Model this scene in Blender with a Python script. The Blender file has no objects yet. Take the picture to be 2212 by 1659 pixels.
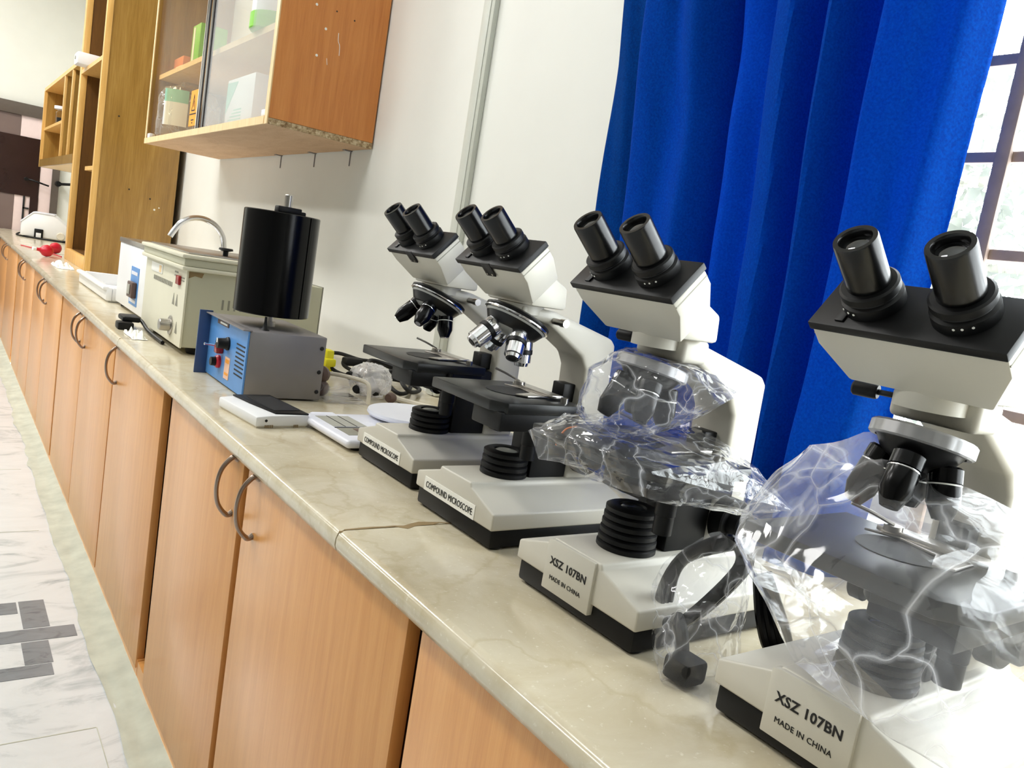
import bpy, bmesh, math, random
from math import sin, cos, pi, radians as R
from mathutils import Vector, Matrix, noise
random.seed(7)
S = bpy.context.scene
COL = S.collection

# ------------------------------------------------------------------ materials
def lin(c):
    return tuple((x / 255 / 12.92) if x / 255 <= 0.04045 else ((x / 255 + 0.055) / 1.055) ** 2.4 for x in c)

class NT:
    def __init__(s, name):
        s.m = bpy.data.materials.new(name); s.m.use_nodes = True
        s.t = s.m.node_tree; s.t.nodes.clear()
        s.out = s.n('ShaderNodeOutputMaterial')
    def n(s, k, **kw):
        o = s.t.nodes.new(k)
        for a, v in kw.items():
            if a in o.inputs: o.inputs[a].default_value = v
            else: setattr(o, a, v)
        return o
    def l(s, a, b): s.t.links.new(a, b)
    def coord(s, scale=(1, 1, 1), rot=(0, 0, 0)):
        tc = s.n('ShaderNodeTexCoord'); mp = s.n('ShaderNodeMapping')
        mp.inputs['Scale'].default_value = scale; mp.inputs['Rotation'].default_value = rot
        s.l(tc.outputs['Object'], mp.inputs['Vector']); return mp.outputs['Vector']
    def ramp(s, fac, stops):
        r = s.n('ShaderNodeValToRGB'); e = r.color_ramp.elements
        while len(e) < len(stops): e.new(0.5)
        for q, (p, c) in zip(e, stops): q.position = p; q.color = (*c, 1) if len(c) == 3 else c
        s.l(fac, r.inputs['Fac']); return r.outputs['Color']
    def noise(s, vec, scale, detail=4, rough=.55, dist=0):
        n = s.n('ShaderNodeTexNoise'); n.inputs['Scale'].default_value = scale; n.inputs['Detail'].default_value = detail
        n.inputs['Roughness'].default_value = rough; n.inputs['Distortion'].default_value = dist
        s.l(vec, n.inputs['Vector']); return n.outputs['Fac']
    def bump(s, h, st=.1, d=.001):
        b = s.n('ShaderNodeBump'); b.inputs['Strength'].default_value = st; b.inputs['Distance'].default_value = d
        s.l(h, b.inputs['Height']); return b.outputs['Normal']
    def pbr(s, **kw):
        p = s.n('ShaderNodeBsdfPrincipled')
        for k, v in kw.items():
            i = p.inputs[k.replace('_', ' ')]
            if hasattr(v, 'links') or hasattr(v, 'is_linked'): s.l(v, i)
            else: i.default_value = (*v, 1) if isinstance(v, tuple) and len(v) == 3 else v
        return p
    def end(s, sh): s.l(sh, s.out.inputs['Surface']); return s.m

def plain(name, rgb, rough=.45, metal=0., var=.06, scale=30, bump=.03, coat=0., spec=.5):
    a = NT(name); v = a.coord(); f = a.noise(v, scale, 3)
    c = lin(rgb)
    col = a.ramp(f, [(.3, tuple(x * (1 - var) for x in c)), (.7, tuple(min(1, x * (1 + var)) for x in c))])
    p = a.pbr(Base_Color=col, Roughness=rough, Metallic=metal, Normal=a.bump(a.noise(v, scale * 12, 2), bump, .0006), Coat_Weight=coat, Specular_IOR_Level=spec)
    return a.end(p.outputs[0])

def wood(name, dark, mid, light, stretch=(14, 14, .9), rough=.4, bump=.12, coat=.15, scale=3.2):
    a = NT(name); v = a.coord(stretch); f = a.noise(v, scale, 7, .6, .6)
    v2 = a.coord((stretch[0] * 9, stretch[1] * 9, stretch[2] * 3)); g = a.noise(v2, scale * 2, 3)
    mx = a.n('ShaderNodeMix', data_type='FLOAT'); mx.inputs[0].default_value = .35
    a.l(f, mx.inputs[2]); a.l(g, mx.inputs[3]); o = mx.outputs[0]
    col = a.ramp(o, [(.3, lin(dark)), (.5, lin(mid)), (.72, lin(light))])
    p = a.pbr(Base_Color=col, Roughness=rough, Coat_Weight=coat, Coat_Roughness=.25, Normal=a.bump(o, bump, .0008))
    return a.end(p.outputs[0])

M = {}
M['wall'] = plain('painted_plaster', (238, 238, 231), .6, var=.015, scale=4, bump=.05)
M['wallfar'] = plain('painted_plaster_far', (236, 236, 227), .6, var=.02, scale=4)
M['wallgrey'] = plain('plaster_grey_low_bounce', (128, 126, 120), .7, var=.02, scale=4)  # for unseen walls, toned down to cut bounce onto the front faces
M['ceil'] = plain('ceiling_paint', (240, 240, 236), .8, var=.01, scale=3)
M['door'] = wood('orange_laminate', (198, 134, 70), (211, 149, 83), (221, 162, 96), rough=.3)
M['carcass'] = wood('carcass_board', (62, 34, 10), (76, 44, 14), (88, 54, 20), rough=.6)
M['cab'] = wood('cherry_laminate', (186, 110, 46), (205, 130, 60), (218, 146, 74), rough=.4)
M['cabpale'] = wood('raw_plywood', (186, 148, 112), (204, 168, 132), (216, 184, 150), stretch=(5, 1.2, 5), rough=.7, coat=0)
M['edge'] = wood('beech_edge_strip', (222, 186, 130), (236, 204, 152), (244, 216, 170), rough=.45)
M['oak'] = wood('oak_veneer', (124, 90, 34), (154, 117, 52), (180, 144, 76), stretch=(9, 9, .7), rough=.3, coat=.5, scale=2.2)
M['oaklip'] = wood('oak_lipping', (208, 160, 84), (222, 176, 100), (236, 196, 122), rough=.4)
M['oakshade'] = wood('oak_inside_shade', (78, 48, 10), (98, 64, 16), (116, 78, 26), stretch=(9, 9, .8), rough=.45)  # oak darkened so its colour carries the shade inside the shelves

def chip():
    a = NT('chipboard_edge'); v = a.coord(); f = a.noise(v, 90, 5, .7)
    col = a.ramp(f, [(.35, lin((120, 92, 58))), (.55, lin((186, 164, 128))), (.7, lin((216, 200, 170)))])
    return a.end(a.pbr(Base_Color=col, Roughness=.9, Normal=a.bump(f, .5, .002)).outputs[0])
M['chip'] = chip()

def stone():
    a = NT('polished_beige_marble'); v = a.coord()
    f = a.noise(v, 7, 9, .62, .8); g = a.noise(v, 130, 3, .6)
    col = a.ramp(f, [(.25, lin((182, 169, 140))), (.45, lin((199, 188, 162))), (.6, lin((208, 199, 176))), (.8, lin((218, 211, 192)))])
    sp = a.ramp(g, [(.62, (0, 0, 0)), (.75, (1, 1, 1))])
    mx = a.n('ShaderNodeMix', data_type='RGBA'); a.l(sp, mx.inputs[0]); a.l(col, mx.inputs[6]); mx.inputs[7].default_value = (*lin((222, 216, 198)), 1)
    w = a.n('ShaderNodeTexNoise'); w.inputs['Scale'].default_value = 3.1; w.inputs['Detail'].default_value = 8; a.l(v, w.inputs['Vector'])
    ve = a.ramp(w.outputs['Fac'], [(.488, (0, 0, 0)), (.5, (1, 1, 1)), (.512, (0, 0, 0))])
    m2 = a.n('ShaderNodeMix', data_type='RGBA'); vm = a.n('ShaderNodeMath', operation='MULTIPLY'); vm.inputs[1].default_value = .45; a.l(ve, vm.inputs[0]); a.l(vm.outputs[0], m2.inputs[0]); a.l(mx.outputs[2], m2.inputs[6]); m2.inputs[7].default_value = (*lin((182, 168, 134)), 1)
    return a.end(a.pbr(Base_Color=m2.outputs[2], Roughness=.16, Normal=a.bump(f, .03, .001)).outputs[0])
M['stone'] = stone()
M['mastic'] = plain('joint_mastic', (146, 124, 88), .8)

def marble(name, base, vein, sc):
    a = NT(name); v = a.coord((1, 2.2, 1), (0, 0, .6)); f = a.noise(v, sc, 9, .65, 1.6)
    col = a.ramp(f, [(.3, lin(vein)), (.46, lin(base)), (.8, lin(tuple(min(255, x + 10) for x in base)))])
    return a.end(a.pbr(Base_Color=col, Roughness=.22).outputs[0])
M['tile'] = marble('white_marble_tile', (204, 209, 211), (160, 168, 172), 3)
M['tiledark'] = marble('grey_marble_inlay', (116, 122, 128), (86, 92, 98), 9)
M['cement'] = plain('rough_cement', (182, 186, 172), .9, var=.12, scale=14, bump=.5)

M['enamel'] = plain('beige_enamel', (200, 196, 184), .4, var=.02, scale=9)
M['enamelw'] = plain('white_enamel', (232, 231, 228), .38, var=.015, scale=9)
M['black'] = plain('black_plastic', (10, 10, 11), .46, var=.15, scale=60, spec=.28)
M['blackgloss'] = plain('gloss_black', (4, 4, 5), .2, var=.1, spec=.2)
M['eyeblack'] = plain('black_anodised_tube', (8, 8, 9), .24, var=.1, spec=.36)
M['blackmetal'] = plain('satin_black_metal', (18, 18, 19), .3, metal=.2, spec=.3)
M['stage'] = plain('stage_black_lacquer', (26, 27, 27), .32, var=.1, spec=.35)
M['rubber'] = plain('rubber', (14, 14, 14), .7)
M['chrome'] = plain('chrome', (226, 226, 228), .14, metal=1., var=.02)
M['alu'] = plain('satin_aluminium', (170, 170, 172), .35, metal=.7, var=.03)
M['turret'] = plain('grey_turret_metal', (168, 168, 164), .4, metal=.2, var=.05)
M['steel'] = plain('brushed_steel', (176, 172, 166), .3, metal=1., var=.05)
M['handle'] = plain('antique_nickel', (150, 132, 118), .28, metal=1., var=.06)
M['greymetal'] = plain('grey_painted_steel', (138, 134, 134), .42, metal=.4, var=.07, scale=6)
M['bluepaint'] = plain('blue_panel_paint', (86, 146, 212), .4, var=.03)
M['bluedark'] = plain('blue_flange_paint', (50, 76, 122), .4, var=.04)
M['cream'] = plain('cream_paint', (222, 218, 196), .45, var=.03, scale=5)
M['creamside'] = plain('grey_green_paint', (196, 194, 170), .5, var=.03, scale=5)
M['whitepl'] = plain('white_plastic', (236, 237, 238), .35, var=.01)
M['whitecool'] = plain('cool_white_plastic', (228, 230, 240), .3, var=.01)
M['beigepl'] = plain('ivory_cable', (222, 214, 196), .45)
M['red'] = plain('red_rubber', (196, 24, 48), .35, var=.06)
M['redlamp'] = plain('red_lens', (150, 20, 22), .2)
M['label'] = plain('paper_label', (238, 237, 230), .6, var=.01)
M['ink'] = plain('black_ink', (14, 14, 15), .6)
M['inkgrey'] = plain('grey_ink', (140, 138, 124), .7)
M['greyscreen'] = plain('lcd_grey', (160, 160, 150), .3, var=.03)
M['screen'] = plain('dark_screen', (38, 40, 42), .2, var=.06)
M['conduit'] = plain('pvc_conduit', (206, 208, 196), .4, var=.02)
M['conduit2'] = plain('pvc_conduit_lid', (216, 218, 208), .4, var=.02)
M['bar'] = plain('brown_iron', (168, 148, 138), .6, var=.1)
M['winframe'] = plain('grey_paint_frame', (180, 178, 172), .5)
M['darkdoor'] = plain('dark_brown_door', (44, 26, 24), .22, var=.1, scale=6)
M['doorframe'] = plain('bronze_frame', (92, 82, 74), .4, var=.05)
M['taupe'] = plain('taupe_panel', (116, 98, 92), .4, var=.06, scale=4)
M['pink'] = plain('pale_pink_panel', (236, 214, 210), .5, var=.02)
M['green'] = plain('bright_green_card', (120, 196, 30), .5)
M['mint'] = plain('mint_print', (150, 206, 186), .5)
M['orangecard'] = plain('orange_card', (226, 140, 92), .6)
M['peach'] = plain('peach_card', (240, 196, 168), .6)
M['orange'] = plain('orange_sticker', (246, 160, 30), .5)
M['yellow'] = plain('yellow_tag', (226, 216, 30), .5)
M['blackglass'] = plain('black_door_edge', (26, 22, 34), .1, coat=.6)
M['backwhite'] = plain('white_back_panel', (226, 226, 220), .5, var=.01)
M['purple'] = plain('reddish_brown_plug', (92, 70, 62), .5)

def thin_fresnel(a, ior):
    """same reflectance from either side of a thin sheet"""
    fr = a.n('ShaderNodeFresnel'); ge = a.n('ShaderNodeNewGeometry'); mp = a.n('ShaderNodeMapRange')
    mp.inputs['To Min'].default_value = ior; mp.inputs['To Max'].default_value = 1 / ior
    a.l(ge.outputs['Backfacing'], mp.inputs['Value']); a.l(mp.outputs[0], fr.inputs['IOR']); return fr
def glass(name, tint=(1, 1, 1), rough=.02, amt=.14, haze=0., spec=(.95, .97, 1.)):
    a = NT(name); t = a.n('ShaderNodeBsdfTransparent'); t.inputs[0].default_value = (*tint, 1)
    g = a.n('ShaderNodeBsdfGlossy'); g.inputs['Roughness'].default_value = rough; g.inputs['Color'].default_value = (*spec, 1)
    fr = thin_fresnel(a, 1.5)
    ad = a.n('ShaderNodeMath', operation='MULTIPLY'); a.l(fr.outputs[0], ad.inputs[0]); ad.inputs[1].default_value = amt
    ad.use_clamp = True
    mx = a.n('ShaderNodeMixShader'); a.l(ad.outputs[0], mx.inputs[0]); a.l(t.outputs[0], mx.inputs[1]); a.l(g.outputs[0], mx.inputs[2])
    if haze:
        d = a.n('ShaderNodeBsdfDiffuse'); d.inputs[0].default_value = (.85, .85, .84, 1)
        m2 = a.n('ShaderNodeMixShader'); m2.inputs[0].default_value = haze; a.l(mx.outputs[0], m2.inputs[1]); a.l(d.outputs[0], m2.inputs[2])
        return a.end(m2.outputs[0])
    return a.end(mx.outputs[0])
M['glass'] = glass('clear_glass', (.97, .985, .98), .02, 1.)
M['cabglass'] = glass('reflection_haze_glass', (.97, .98, .97), .03, .35, haze=.22)  # haze in the glass stands for the whitish reflection on the right pane
M['cabglass2'] = glass('brown_tinted_glass', (.94, .90, .80), .03, .16, haze=.02)
M['lens'] = glass('lens_glass', (.3, .32, .34), .03, 2.)

def film(name, haze, scale=9, line=.55, tint=(.99, .99, 1.), st=(1, 1, 1), rot=(0, 0, 0)):
    """clear plastic film: mostly transparent and glossy, milky along straight creases"""
    a = NT(name); v = a.coord(st, rot)
    nz = a.n('ShaderNodeTexNoise'); nz.inputs['Scale'].default_value = scale * 1.2; a.l(v, nz.inputs['Vector'])
    mxv = a.n('ShaderNodeMix', data_type='RGBA'); mxv.inputs[0].default_value = .08; a.l(v, mxv.inputs[6]); a.l(nz.outputs['Color'], mxv.inputs[7])
    vo = a.n('ShaderNodeTexVoronoi', feature='DISTANCE_TO_EDGE'); vo.inputs['Scale'].default_value = scale; a.l(mxv.outputs[2], vo.inputs['Vector'])
    ln = a.ramp(vo.outputs['Distance'], [(0, (1, 1, 1)), (.012, (.45,) * 3), (.05, (0, 0, 0))])
    patch = a.ramp(a.noise(v, scale * .7, 2), [(.42, (0, 0, 0)), (.62, (1, 1, 1))])
    hz = a.n('ShaderNodeMath', operation='MULTIPLY_ADD'); a.l(patch, hz.inputs[0]); hz.inputs[1].default_value = haze; hz.inputs[2].default_value = haze * .5
    ad = a.n('ShaderNodeMath', operation='MULTIPLY_ADD'); ad.use_clamp = True
    a.l(ln, ad.inputs[0]); ad.inputs[1].default_value = line; a.l(hz.outputs[0], ad.inputs[2])
    nb = a.bump(vo.outputs['Distance'], .55, .02)
    t = a.n('ShaderNodeBsdfTransparent'); t.inputs[0].default_value = (*tint, 1)
    d = a.n('ShaderNodeBsdfDiffuse'); d.inputs[0].default_value = (.95, .95, .98, 1)
    tr = a.n('ShaderNodeBsdfTranslucent'); tr.inputs[0].default_value = (.95, .95, .98, 1)
    dm = a.n('ShaderNodeMixShader'); dm.inputs[0].default_value = .5; a.l(d.outputs[0], dm.inputs[1]); a.l(tr.outputs[0], dm.inputs[2])
    m1 = a.n('ShaderNodeMixShader'); a.l(ad.outputs[0], m1.inputs[0]); a.l(t.outputs[0], m1.inputs[1]); a.l(dm.outputs[0], m1.inputs[2])
    g = a.n('ShaderNodeBsdfGlossy'); g.inputs['Roughness'].default_value = .08; g.inputs['Color'].default_value = (1, 1, 1, 1); a.l(nb, g.inputs['Normal'])
    fr = thin_fresnel(a, 1.45); a.l(nb, fr.inputs['Normal'])
    m2 = a.n('ShaderNodeMixShader'); a.l(fr.outputs[0], m2.inputs[0]); a.l(m1.outputs[0], m2.inputs[1]); a.l(g.outputs[0], m2.inputs[2])
    return a.end(m2.outputs[0])
M['film'] = film('clear_plastic_film', .055, 16, .42)
M['film3'] = film('milky_plastic_film', .55, 22, .4)
M['film2'] = film('cloudy_plastic_film', .13, 10, .36, st=(.45, 1.5, 1.2), rot=(.5, .35, .7))

def cloth():
    a = NT('blue_curtain_cloth'); v = a.coord(); f = a.noise(v, 260, 2, .6); g = a.noise(v, 3, 2)
    col = a.ramp(f, [(.3, lin((0, 50, 116))), (.7, lin((0, 78, 164)))])
    nb = a.bump(f, .25, .001)
    p = a.pbr(Base_Color=col, Roughness=.9, Specular_IOR_Level=.08, Normal=nb)
    tr = a.n('ShaderNodeBsdfTranslucent'); tr.inputs[0].default_value = (*lin((0, 116, 226)), 1)
    mx = a.n('ShaderNodeMixShader'); mx.inputs[0].default_value = .3
    a.l(p.outputs[0], mx.inputs[1]); a.l(tr.outputs[0], mx.inputs[2]); return a.end(mx.outputs[0])
M['cloth'] = cloth()

def leafmat():
    a = NT('leaves'); v = a.coord(); f = a.noise(v, 9, 2)
    col = a.ramp(f, [(.35, (.17, .18, .155)), (.65, (.24, .25, .22))])
    d = a.n('ShaderNodeBsdfDiffuse'); a.l(col, d.inputs[0]); t = a.n('ShaderNodeBsdfTranslucent'); a.l(col, t.inputs[0])
    mx = a.n('ShaderNodeMixShader'); mx.inputs[0].default_value = .4; a.l(d.outputs[0], mx.inputs[1]); a.l(t.outputs[0], mx.inputs[2])
    return a.end(mx.outputs[0])
M['leaf'] = leafmat()

# ------------------------------------------------------------------ mesh helpers
class MB:
    def __init__(s): s.bm = bmesh.new()
    def _bev(s, faces, b, seg=2):
        if b:
            es = list({e for f in faces for e in f.edges})
            es = [e for e in es if len(e.link_faces) == 2 and e.calc_face_angle(0) > R(28)]
            bmesh.ops.bevel(s.bm, geom=es, offset=b, segments=seg, profile=.5, affect='EDGES', clamp_overlap=True)
    def box(s, x0, x1, y0, y1, z0, z1, b=0, mat=None, seg=2):
        return s.prism([(x0, y0, z0), (x1, y0, z0), (x1, y1, z0), (x0, y1, z0)], (0, 0, z1 - z0), b, mat, seg)
    def prism(s, pts, ext, b=0, mat=None, seg=2):
        e = Vector(ext); P = [Vector(p) for p in pts]
        if mat is not None: P = [mat @ p for p in P]; e = mat.to_3x3() @ e
        a = [s.bm.verts.new(p) for p in P]; c = [s.bm.verts.new(p + e) for p in P]
        n = len(P); fs = [s.bm.faces.new([a[i], a[(i + 1) % n], c[(i + 1) % n], c[i]]) for i in range(n)]
        fs.append(s.bm.faces.new(a[::-1])); fs.append(s.bm.faces.new(c))
        bmesh.ops.recalc_face_normals(s.bm, faces=fs)
        s._bev(fs, b, seg); return s
    def lathe(s, prof, origin=(0, 0, 0), axis=(0, 0, 1), seg=32, cap=True, wob=None):
        """prof: list of (r, h) along axis"""
        ax = Vector(axis).normalized(); q = Vector((0, 0, 1)).rotation_difference(ax).to_matrix().to_4x4()
        T = Matrix.Translation(Vector(origin)) @ q; rings = []
        for r, h in prof:
            if r <= 1e-6: rings.append([s.bm.verts.new(T @ Vector((0, 0, h)))]); continue
            rings.append([s.bm.verts.new(T @ Vector((r * cos(2 * pi * i / seg) * (wob(i) if wob else 1), r * sin(2 * pi * i / seg) * (wob(i) if wob else 1), h))) for i in range(seg)])
        fs = []
        for a, b in zip(rings, rings[1:]):
            for i in range(seg):
                j = (i + 1) % seg
                if len(a) == 1 and len(b) == 1: continue
                if len(a) == 1: fs.append(s.bm.faces.new([a[0], b[j], b[i]][::-1]))
                elif len(b) == 1: fs.append(s.bm.faces.new([a[i], a[j], b[0]]))
                else: fs.append(s.bm.faces.new([a[i], a[j], b[j], b[i]]))
        if cap:
            if len(rings[0]) > 1: fs.append(s.bm.faces.new(rings[0][::-1]))
            if len(rings[-1]) > 1: fs.append(s.bm.faces.new(rings[-1]))
        bmesh.ops.recalc_face_normals(s.bm, faces=fs); return s
    def tube(s, pts, r, seg=10, closed=False, sub=6):
        P = [Vector(p) for p in pts]
        if sub > 1 and len(P) > 2:
            Q = []; n = len(P); rng = n if closed else n - 1
            for i in range(rng):
                p0 = P[(i - 1) % n] if (closed or i) else P[0]; p1 = P[i]; p2 = P[(i + 1) % n]
                p3 = P[(i + 2) % n] if (closed or i + 2 < n) else P[-1]
                for k in range(sub):
                    t = k / sub
                    Q.append(.5 * ((2 * p1) + (-p0 + p2) * t + (2 * p0 - 5 * p1 + 4 * p2 - p3) * t * t + (-p0 + 3 * p1 - 3 * p2 + p3) * t ** 3))
            if not closed: Q.append(P[-1])
            P = Q
        n = len(P); rings = []; up = Vector((0, 0, 1)); prev = None
        for i in range(n):
            d = (P[(i + 1) % n] - P[i - 1]) if closed else (P[min(i + 1, n - 1)] - P[max(i - 1, 0)])
            d.normalize()
            if prev is None:
                a = d.cross(up if abs(d.z) < .9 else Vector((1, 0, 0))).normalized()
            else:
                a = (prev - d * prev.dot(d)).normalized()
            prev = a; b = d.cross(a); rr = r(i / max(1, n - 1)) if callable(r) else r
            rings.append([s.bm.verts.new(P[i] + (a * cos(2 * pi * k / seg) + b * sin(2 * pi * k / seg)) * rr) for k in range(seg)])
        fs = []
        for i in range(n if closed else n - 1):
            A, B = rings[i], rings[(i + 1) % n]
            for k in range(seg): fs.append(s.bm.faces.new([A[k], A[(k + 1) % seg], B[(k + 1) % seg], B[k]]))
        if not closed: fs.append(s.bm.faces.new(rings[0][::-1])); fs.append(s.bm.faces.new(rings[-1]))
        bmesh.ops.recalc_face_normals(s.bm, faces=fs); return s
    def grid(s, fn, nu, nv):
        V = [[s.bm.verts.new(fn(i / nu, j / nv)) for j in range(nv + 1)] for i in range(nu + 1)]
        for i in range(nu):
            for j in range(nv): s.bm.faces.new([V[i][j], V[i + 1][j], V[i + 1][j + 1], V[i][j + 1]])
        return s
    def build(s, name, mat, parent=None, smooth=True, ang=35, label=None):
        me = bpy.data.meshes.new(name); s.bm.to_mesh(me); s.bm.free()
        for p in me.polygons: p.use_smooth = smooth
        if smooth: me.set_sharp_from_angle(angle=R(ang))
        me.materials.append(M[mat] if isinstance(mat, str) else mat)
        o = bpy.data.objects.new(name, me); COL.objects.link(o)
        if parent: o.parent = parent
        if label: o['label'] = label
        return o

def tag(o, label, cat, group=None, kind=None):
    o['label'] = label; o['category'] = cat
    if group: o['group'] = group
    if kind: o['kind'] = kind
    return o
def thing(name, label, cat, loc=(0, 0, 0), rz=0, group=None):
    o = bpy.data.objects.new(name, None); o.empty_display_size = .05; COL.objects.link(o)
    o.location = loc; o.rotation_euler = (0, 0, rz); return tag(o, label, cat, group)
def struct(o, label, cat): return tag(o, label, cat, kind='structure')
def copy_tree(o, parent=None):
    c = o.copy(); COL.objects.link(c)
    if parent: c.parent = parent
    for ch in list(o.children): copy_tree(ch, c)
    return c
def text(body, size, mat, parent, origin, xdir=(0, -1, 0), ydir=(0, 0, 1), name='lettering', sx=1., bold=.0):
    cu = bpy.data.curves.new('t', 'FONT'); cu.body = body; cu.size = size; cu.extrude = .00025; cu.offset = bold; cu.resolution_u = 3
    cu.space_character = 1.05
    t = bpy.data.objects.new('t', cu); COL.objects.link(t)
    bpy.context.view_layer.update()
    me = bpy.data.meshes.new_from_object(t.evaluated_get(bpy.context.evaluated_depsgraph_get()))
    bpy.data.objects.remove(t); bpy.data.curves.remove(cu)
    X = Vector(xdir).normalized(); Y = Vector(ydir).normalized(); Z = X.cross(Y)
    T = Matrix(((X.x, Y.x, Z.x, origin[0]), (X.y, Y.y, Z.y, origin[1]), (X.z, Y.z, Z.z, origin[2]), (0, 0, 0, 1)))
    me.transform(T @ Matrix.Scale(sx, 4, (1, 0, 0)))
    me.name = name; me.materials.clear(); me.materials.append(M[mat])
    o = bpy.data.objects.new(name, me); COL.objects.link(o); o.parent = parent; return o

ZT = .845            # worktop height
WX = .754            # face of the wall behind the worktop
YF = 9.9             # far wall

# ------------------------------------------------------------------ camera
cam = bpy.data.cameras.new('camera'); co = bpy.data.objects.new('camera', cam); COL.objects.link(co)
A = ((0.80328534, -0.57307569, 0.16222488), (0.05099889, -0.20519217, -0.97739208), (0.59340692, 0.79339802, -0.13560164))
co.matrix_world = Matrix(((A[0][0], -A[1][0], -A[2][0], -.48), (A[0][1], -A[1][1], -A[2][1], 0), (A[0][2], -A[1][2], -A[2][2], 1.24), (0, 0, 0, 1)))
cam.sensor_width = 36; cam.lens = 36 * 1722.476 / 2212; cam.clip_start = .02; cam.clip_end = 100
S.camera = co

# ------------------------------------------------------------------ setting
struct(MB().box(-4.6, .02, -2.6, YF, -.1, 0).build('floor', 'tile'), 'white veined marble floor beside the cabinets', 'floor')
struct(MB().box(-4.7, WX + .2, -2.7, YF + .2, 3.7, 3.8).build('ceiling', 'ceil'), 'white painted ceiling of the laboratory', 'ceiling')
struct(MB().box(-4.8, -4.6, -2.7, YF, -.1, 3.7).build('wall_left', 'wallgrey'), 'unseen wall across the room, greyed to cut bounce light', 'wall')
struct(MB().box(-4.6, WX + .2, -2.8, -2.6, -.1, 3.7).build('wall_back', 'wallgrey'), 'unseen wall behind the viewer, greyed to cut bounce light', 'wall')
W0, W1, WZ0, WZ1 = -2.3, 1.16, .93, 2.75  # opening lengthened toward the camera, out of view, to add side daylight
b = MB()
b.box(WX, WX + .2, W1, YF, -.1, 3.7); b.box(WX, WX + .2, -2.7, W0, -.1, 3.7)
b.box(WX, WX + .2, W0, W1, -.1, WZ0); b.box(WX, WX + .2, W0, W1, WZ1, 3.7)
struct(b.build('wall_right', 'wall', smooth=False), 'off-white plastered wall behind the long worktop', 'wall')
struct(MB().box(-4.7, WX + .2, YF, YF + .15, -.1, 3.7).build('wall_far', 'wallfar'), 'off-white end wall above the dark glazed door', 'wall')
# rough cement strip between the tiles and the cabinet feet
def cem(u, v):
    y = -1 + u * 10.9; w = .082 + .022 * noise.noise((y * 2.3, 0, 0)) + .012 * noise.noise((y * 9, 3, 0))
    x = .02 - w * (1 - v); return Vector((x, y, .0025 + .016 * v ** 2 + .004 * noise.noise((y * 14, v * 3, 1))))
struct(MB().grid(cem, 260, 8).build('trim_1', 'cement'), 'rough grey cement strip along the cabinet feet', 'trim')
# floor inlay: grey marble bands let into the white tiles
b = MB()
for x0, x1, y0, y1 in ((-.21, -.142, 2.505, 2.69), (-.42, -.08, 2.425, 2.498), (-.222, -.155, 2.29, 2.418), (-.42, -.16, 2.222, 2.285), (-.42, -.216, 2.61, 2.688)):
    b.box(x0, x1, y0, y1, -.002, .0012, .0)
for k in range(4):
    b.box(-.86, -.44, 2.25 + k * .13, 2.31 + k * .13, -.002, .0012)
struct(b.build('floor_inlay', 'tiledark', smooth=False), 'grey marble bands let into the white floor', 'floor')
b = MB()
for y in (1.94, 3.3, 4.1, 5.2): b.box(-1.6, -.1, y, y + .003, -.002, .0008)
for x in (-.55, -1.1): b.box(x, x + .003, -1, 9.5, -.002, .0008)
b.box(-.1, -.098, 1.6, 1.94, -.002, .0008)
struct(b.build('floor_joints', 'cement', smooth=False), 'thin grey joints between the white floor tiles', 'floor')

# window in the right wall: frame, pane, iron bars
b = MB(); fx0, fx1 = WX + .12, WX + .16
b.box(fx0, fx1, W0, W0 + .05, WZ0, WZ1); b.box(fx0, fx1, W1 - .05, W1, WZ0, WZ1); b.box(fx0, fx1, W0 + .05, W1 - .05, WZ0, WZ0 + .05); b.box(fx0, fx1, W0 + .05, W1 - .05, WZ1 - .05, WZ1)
win = b.build('window_1', 'winframe', smooth=False); struct(win, 'bright window with brown iron bars right of the curtain', 'window')
MB().box(fx0 + .015, fx0 + .019, W0 + .05, W1 - .05, WZ0 + .05, WZ1 - .05).build('window_pane', 'glass', win, smooth=False)
bx = .8
for z in (1.019, 1.154, 1.272, 1.384, 1.528, 1.672, 1.816, 1.96, 2.104, 2.248, 2.392):
    MB().box(bx - .006, bx + .006, W0, W1, z - .0085, z + .0085, .003).build('window_bar', 'bar', win)
for y in (-1.88, -1.5, -1.12, -.74, -.36, .02, .59, .97):
    MB().box(bx - .016, bx - .004, y - .011, y + .011, WZ0, WZ1, .003).build('window_bar', 'bar', win)
# trees outside the window
b = MB(); rnd = random.Random(3)
for k in range(10000):
    c = Vector((rnd.uniform(2.6, 3.6), rnd.uniform(.2, 3.6), rnd.uniform(-.08, 2.75 + .5 * sin(k))))
    s_ = rnd.uniform(.022, .05); n = Vector((rnd.gauss(0, 1), rnd.gauss(0, 1), rnd.gauss(0, 1))).normalized()
    u = n.orthogonal().normalized() * s_; w = n.cross(u).normalized() * s_ * .6
    b.bm.faces.new([b.bm.verts.new(c + q) for q in (u, u * .3 + w, -u, u * .3 - w)])
tr = b.build('garden_foliage', 'leaf', smooth=False); tag(tr, 'sunlit pale green leaves outside the barred window', 'foliage', kind='stuff')

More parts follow.
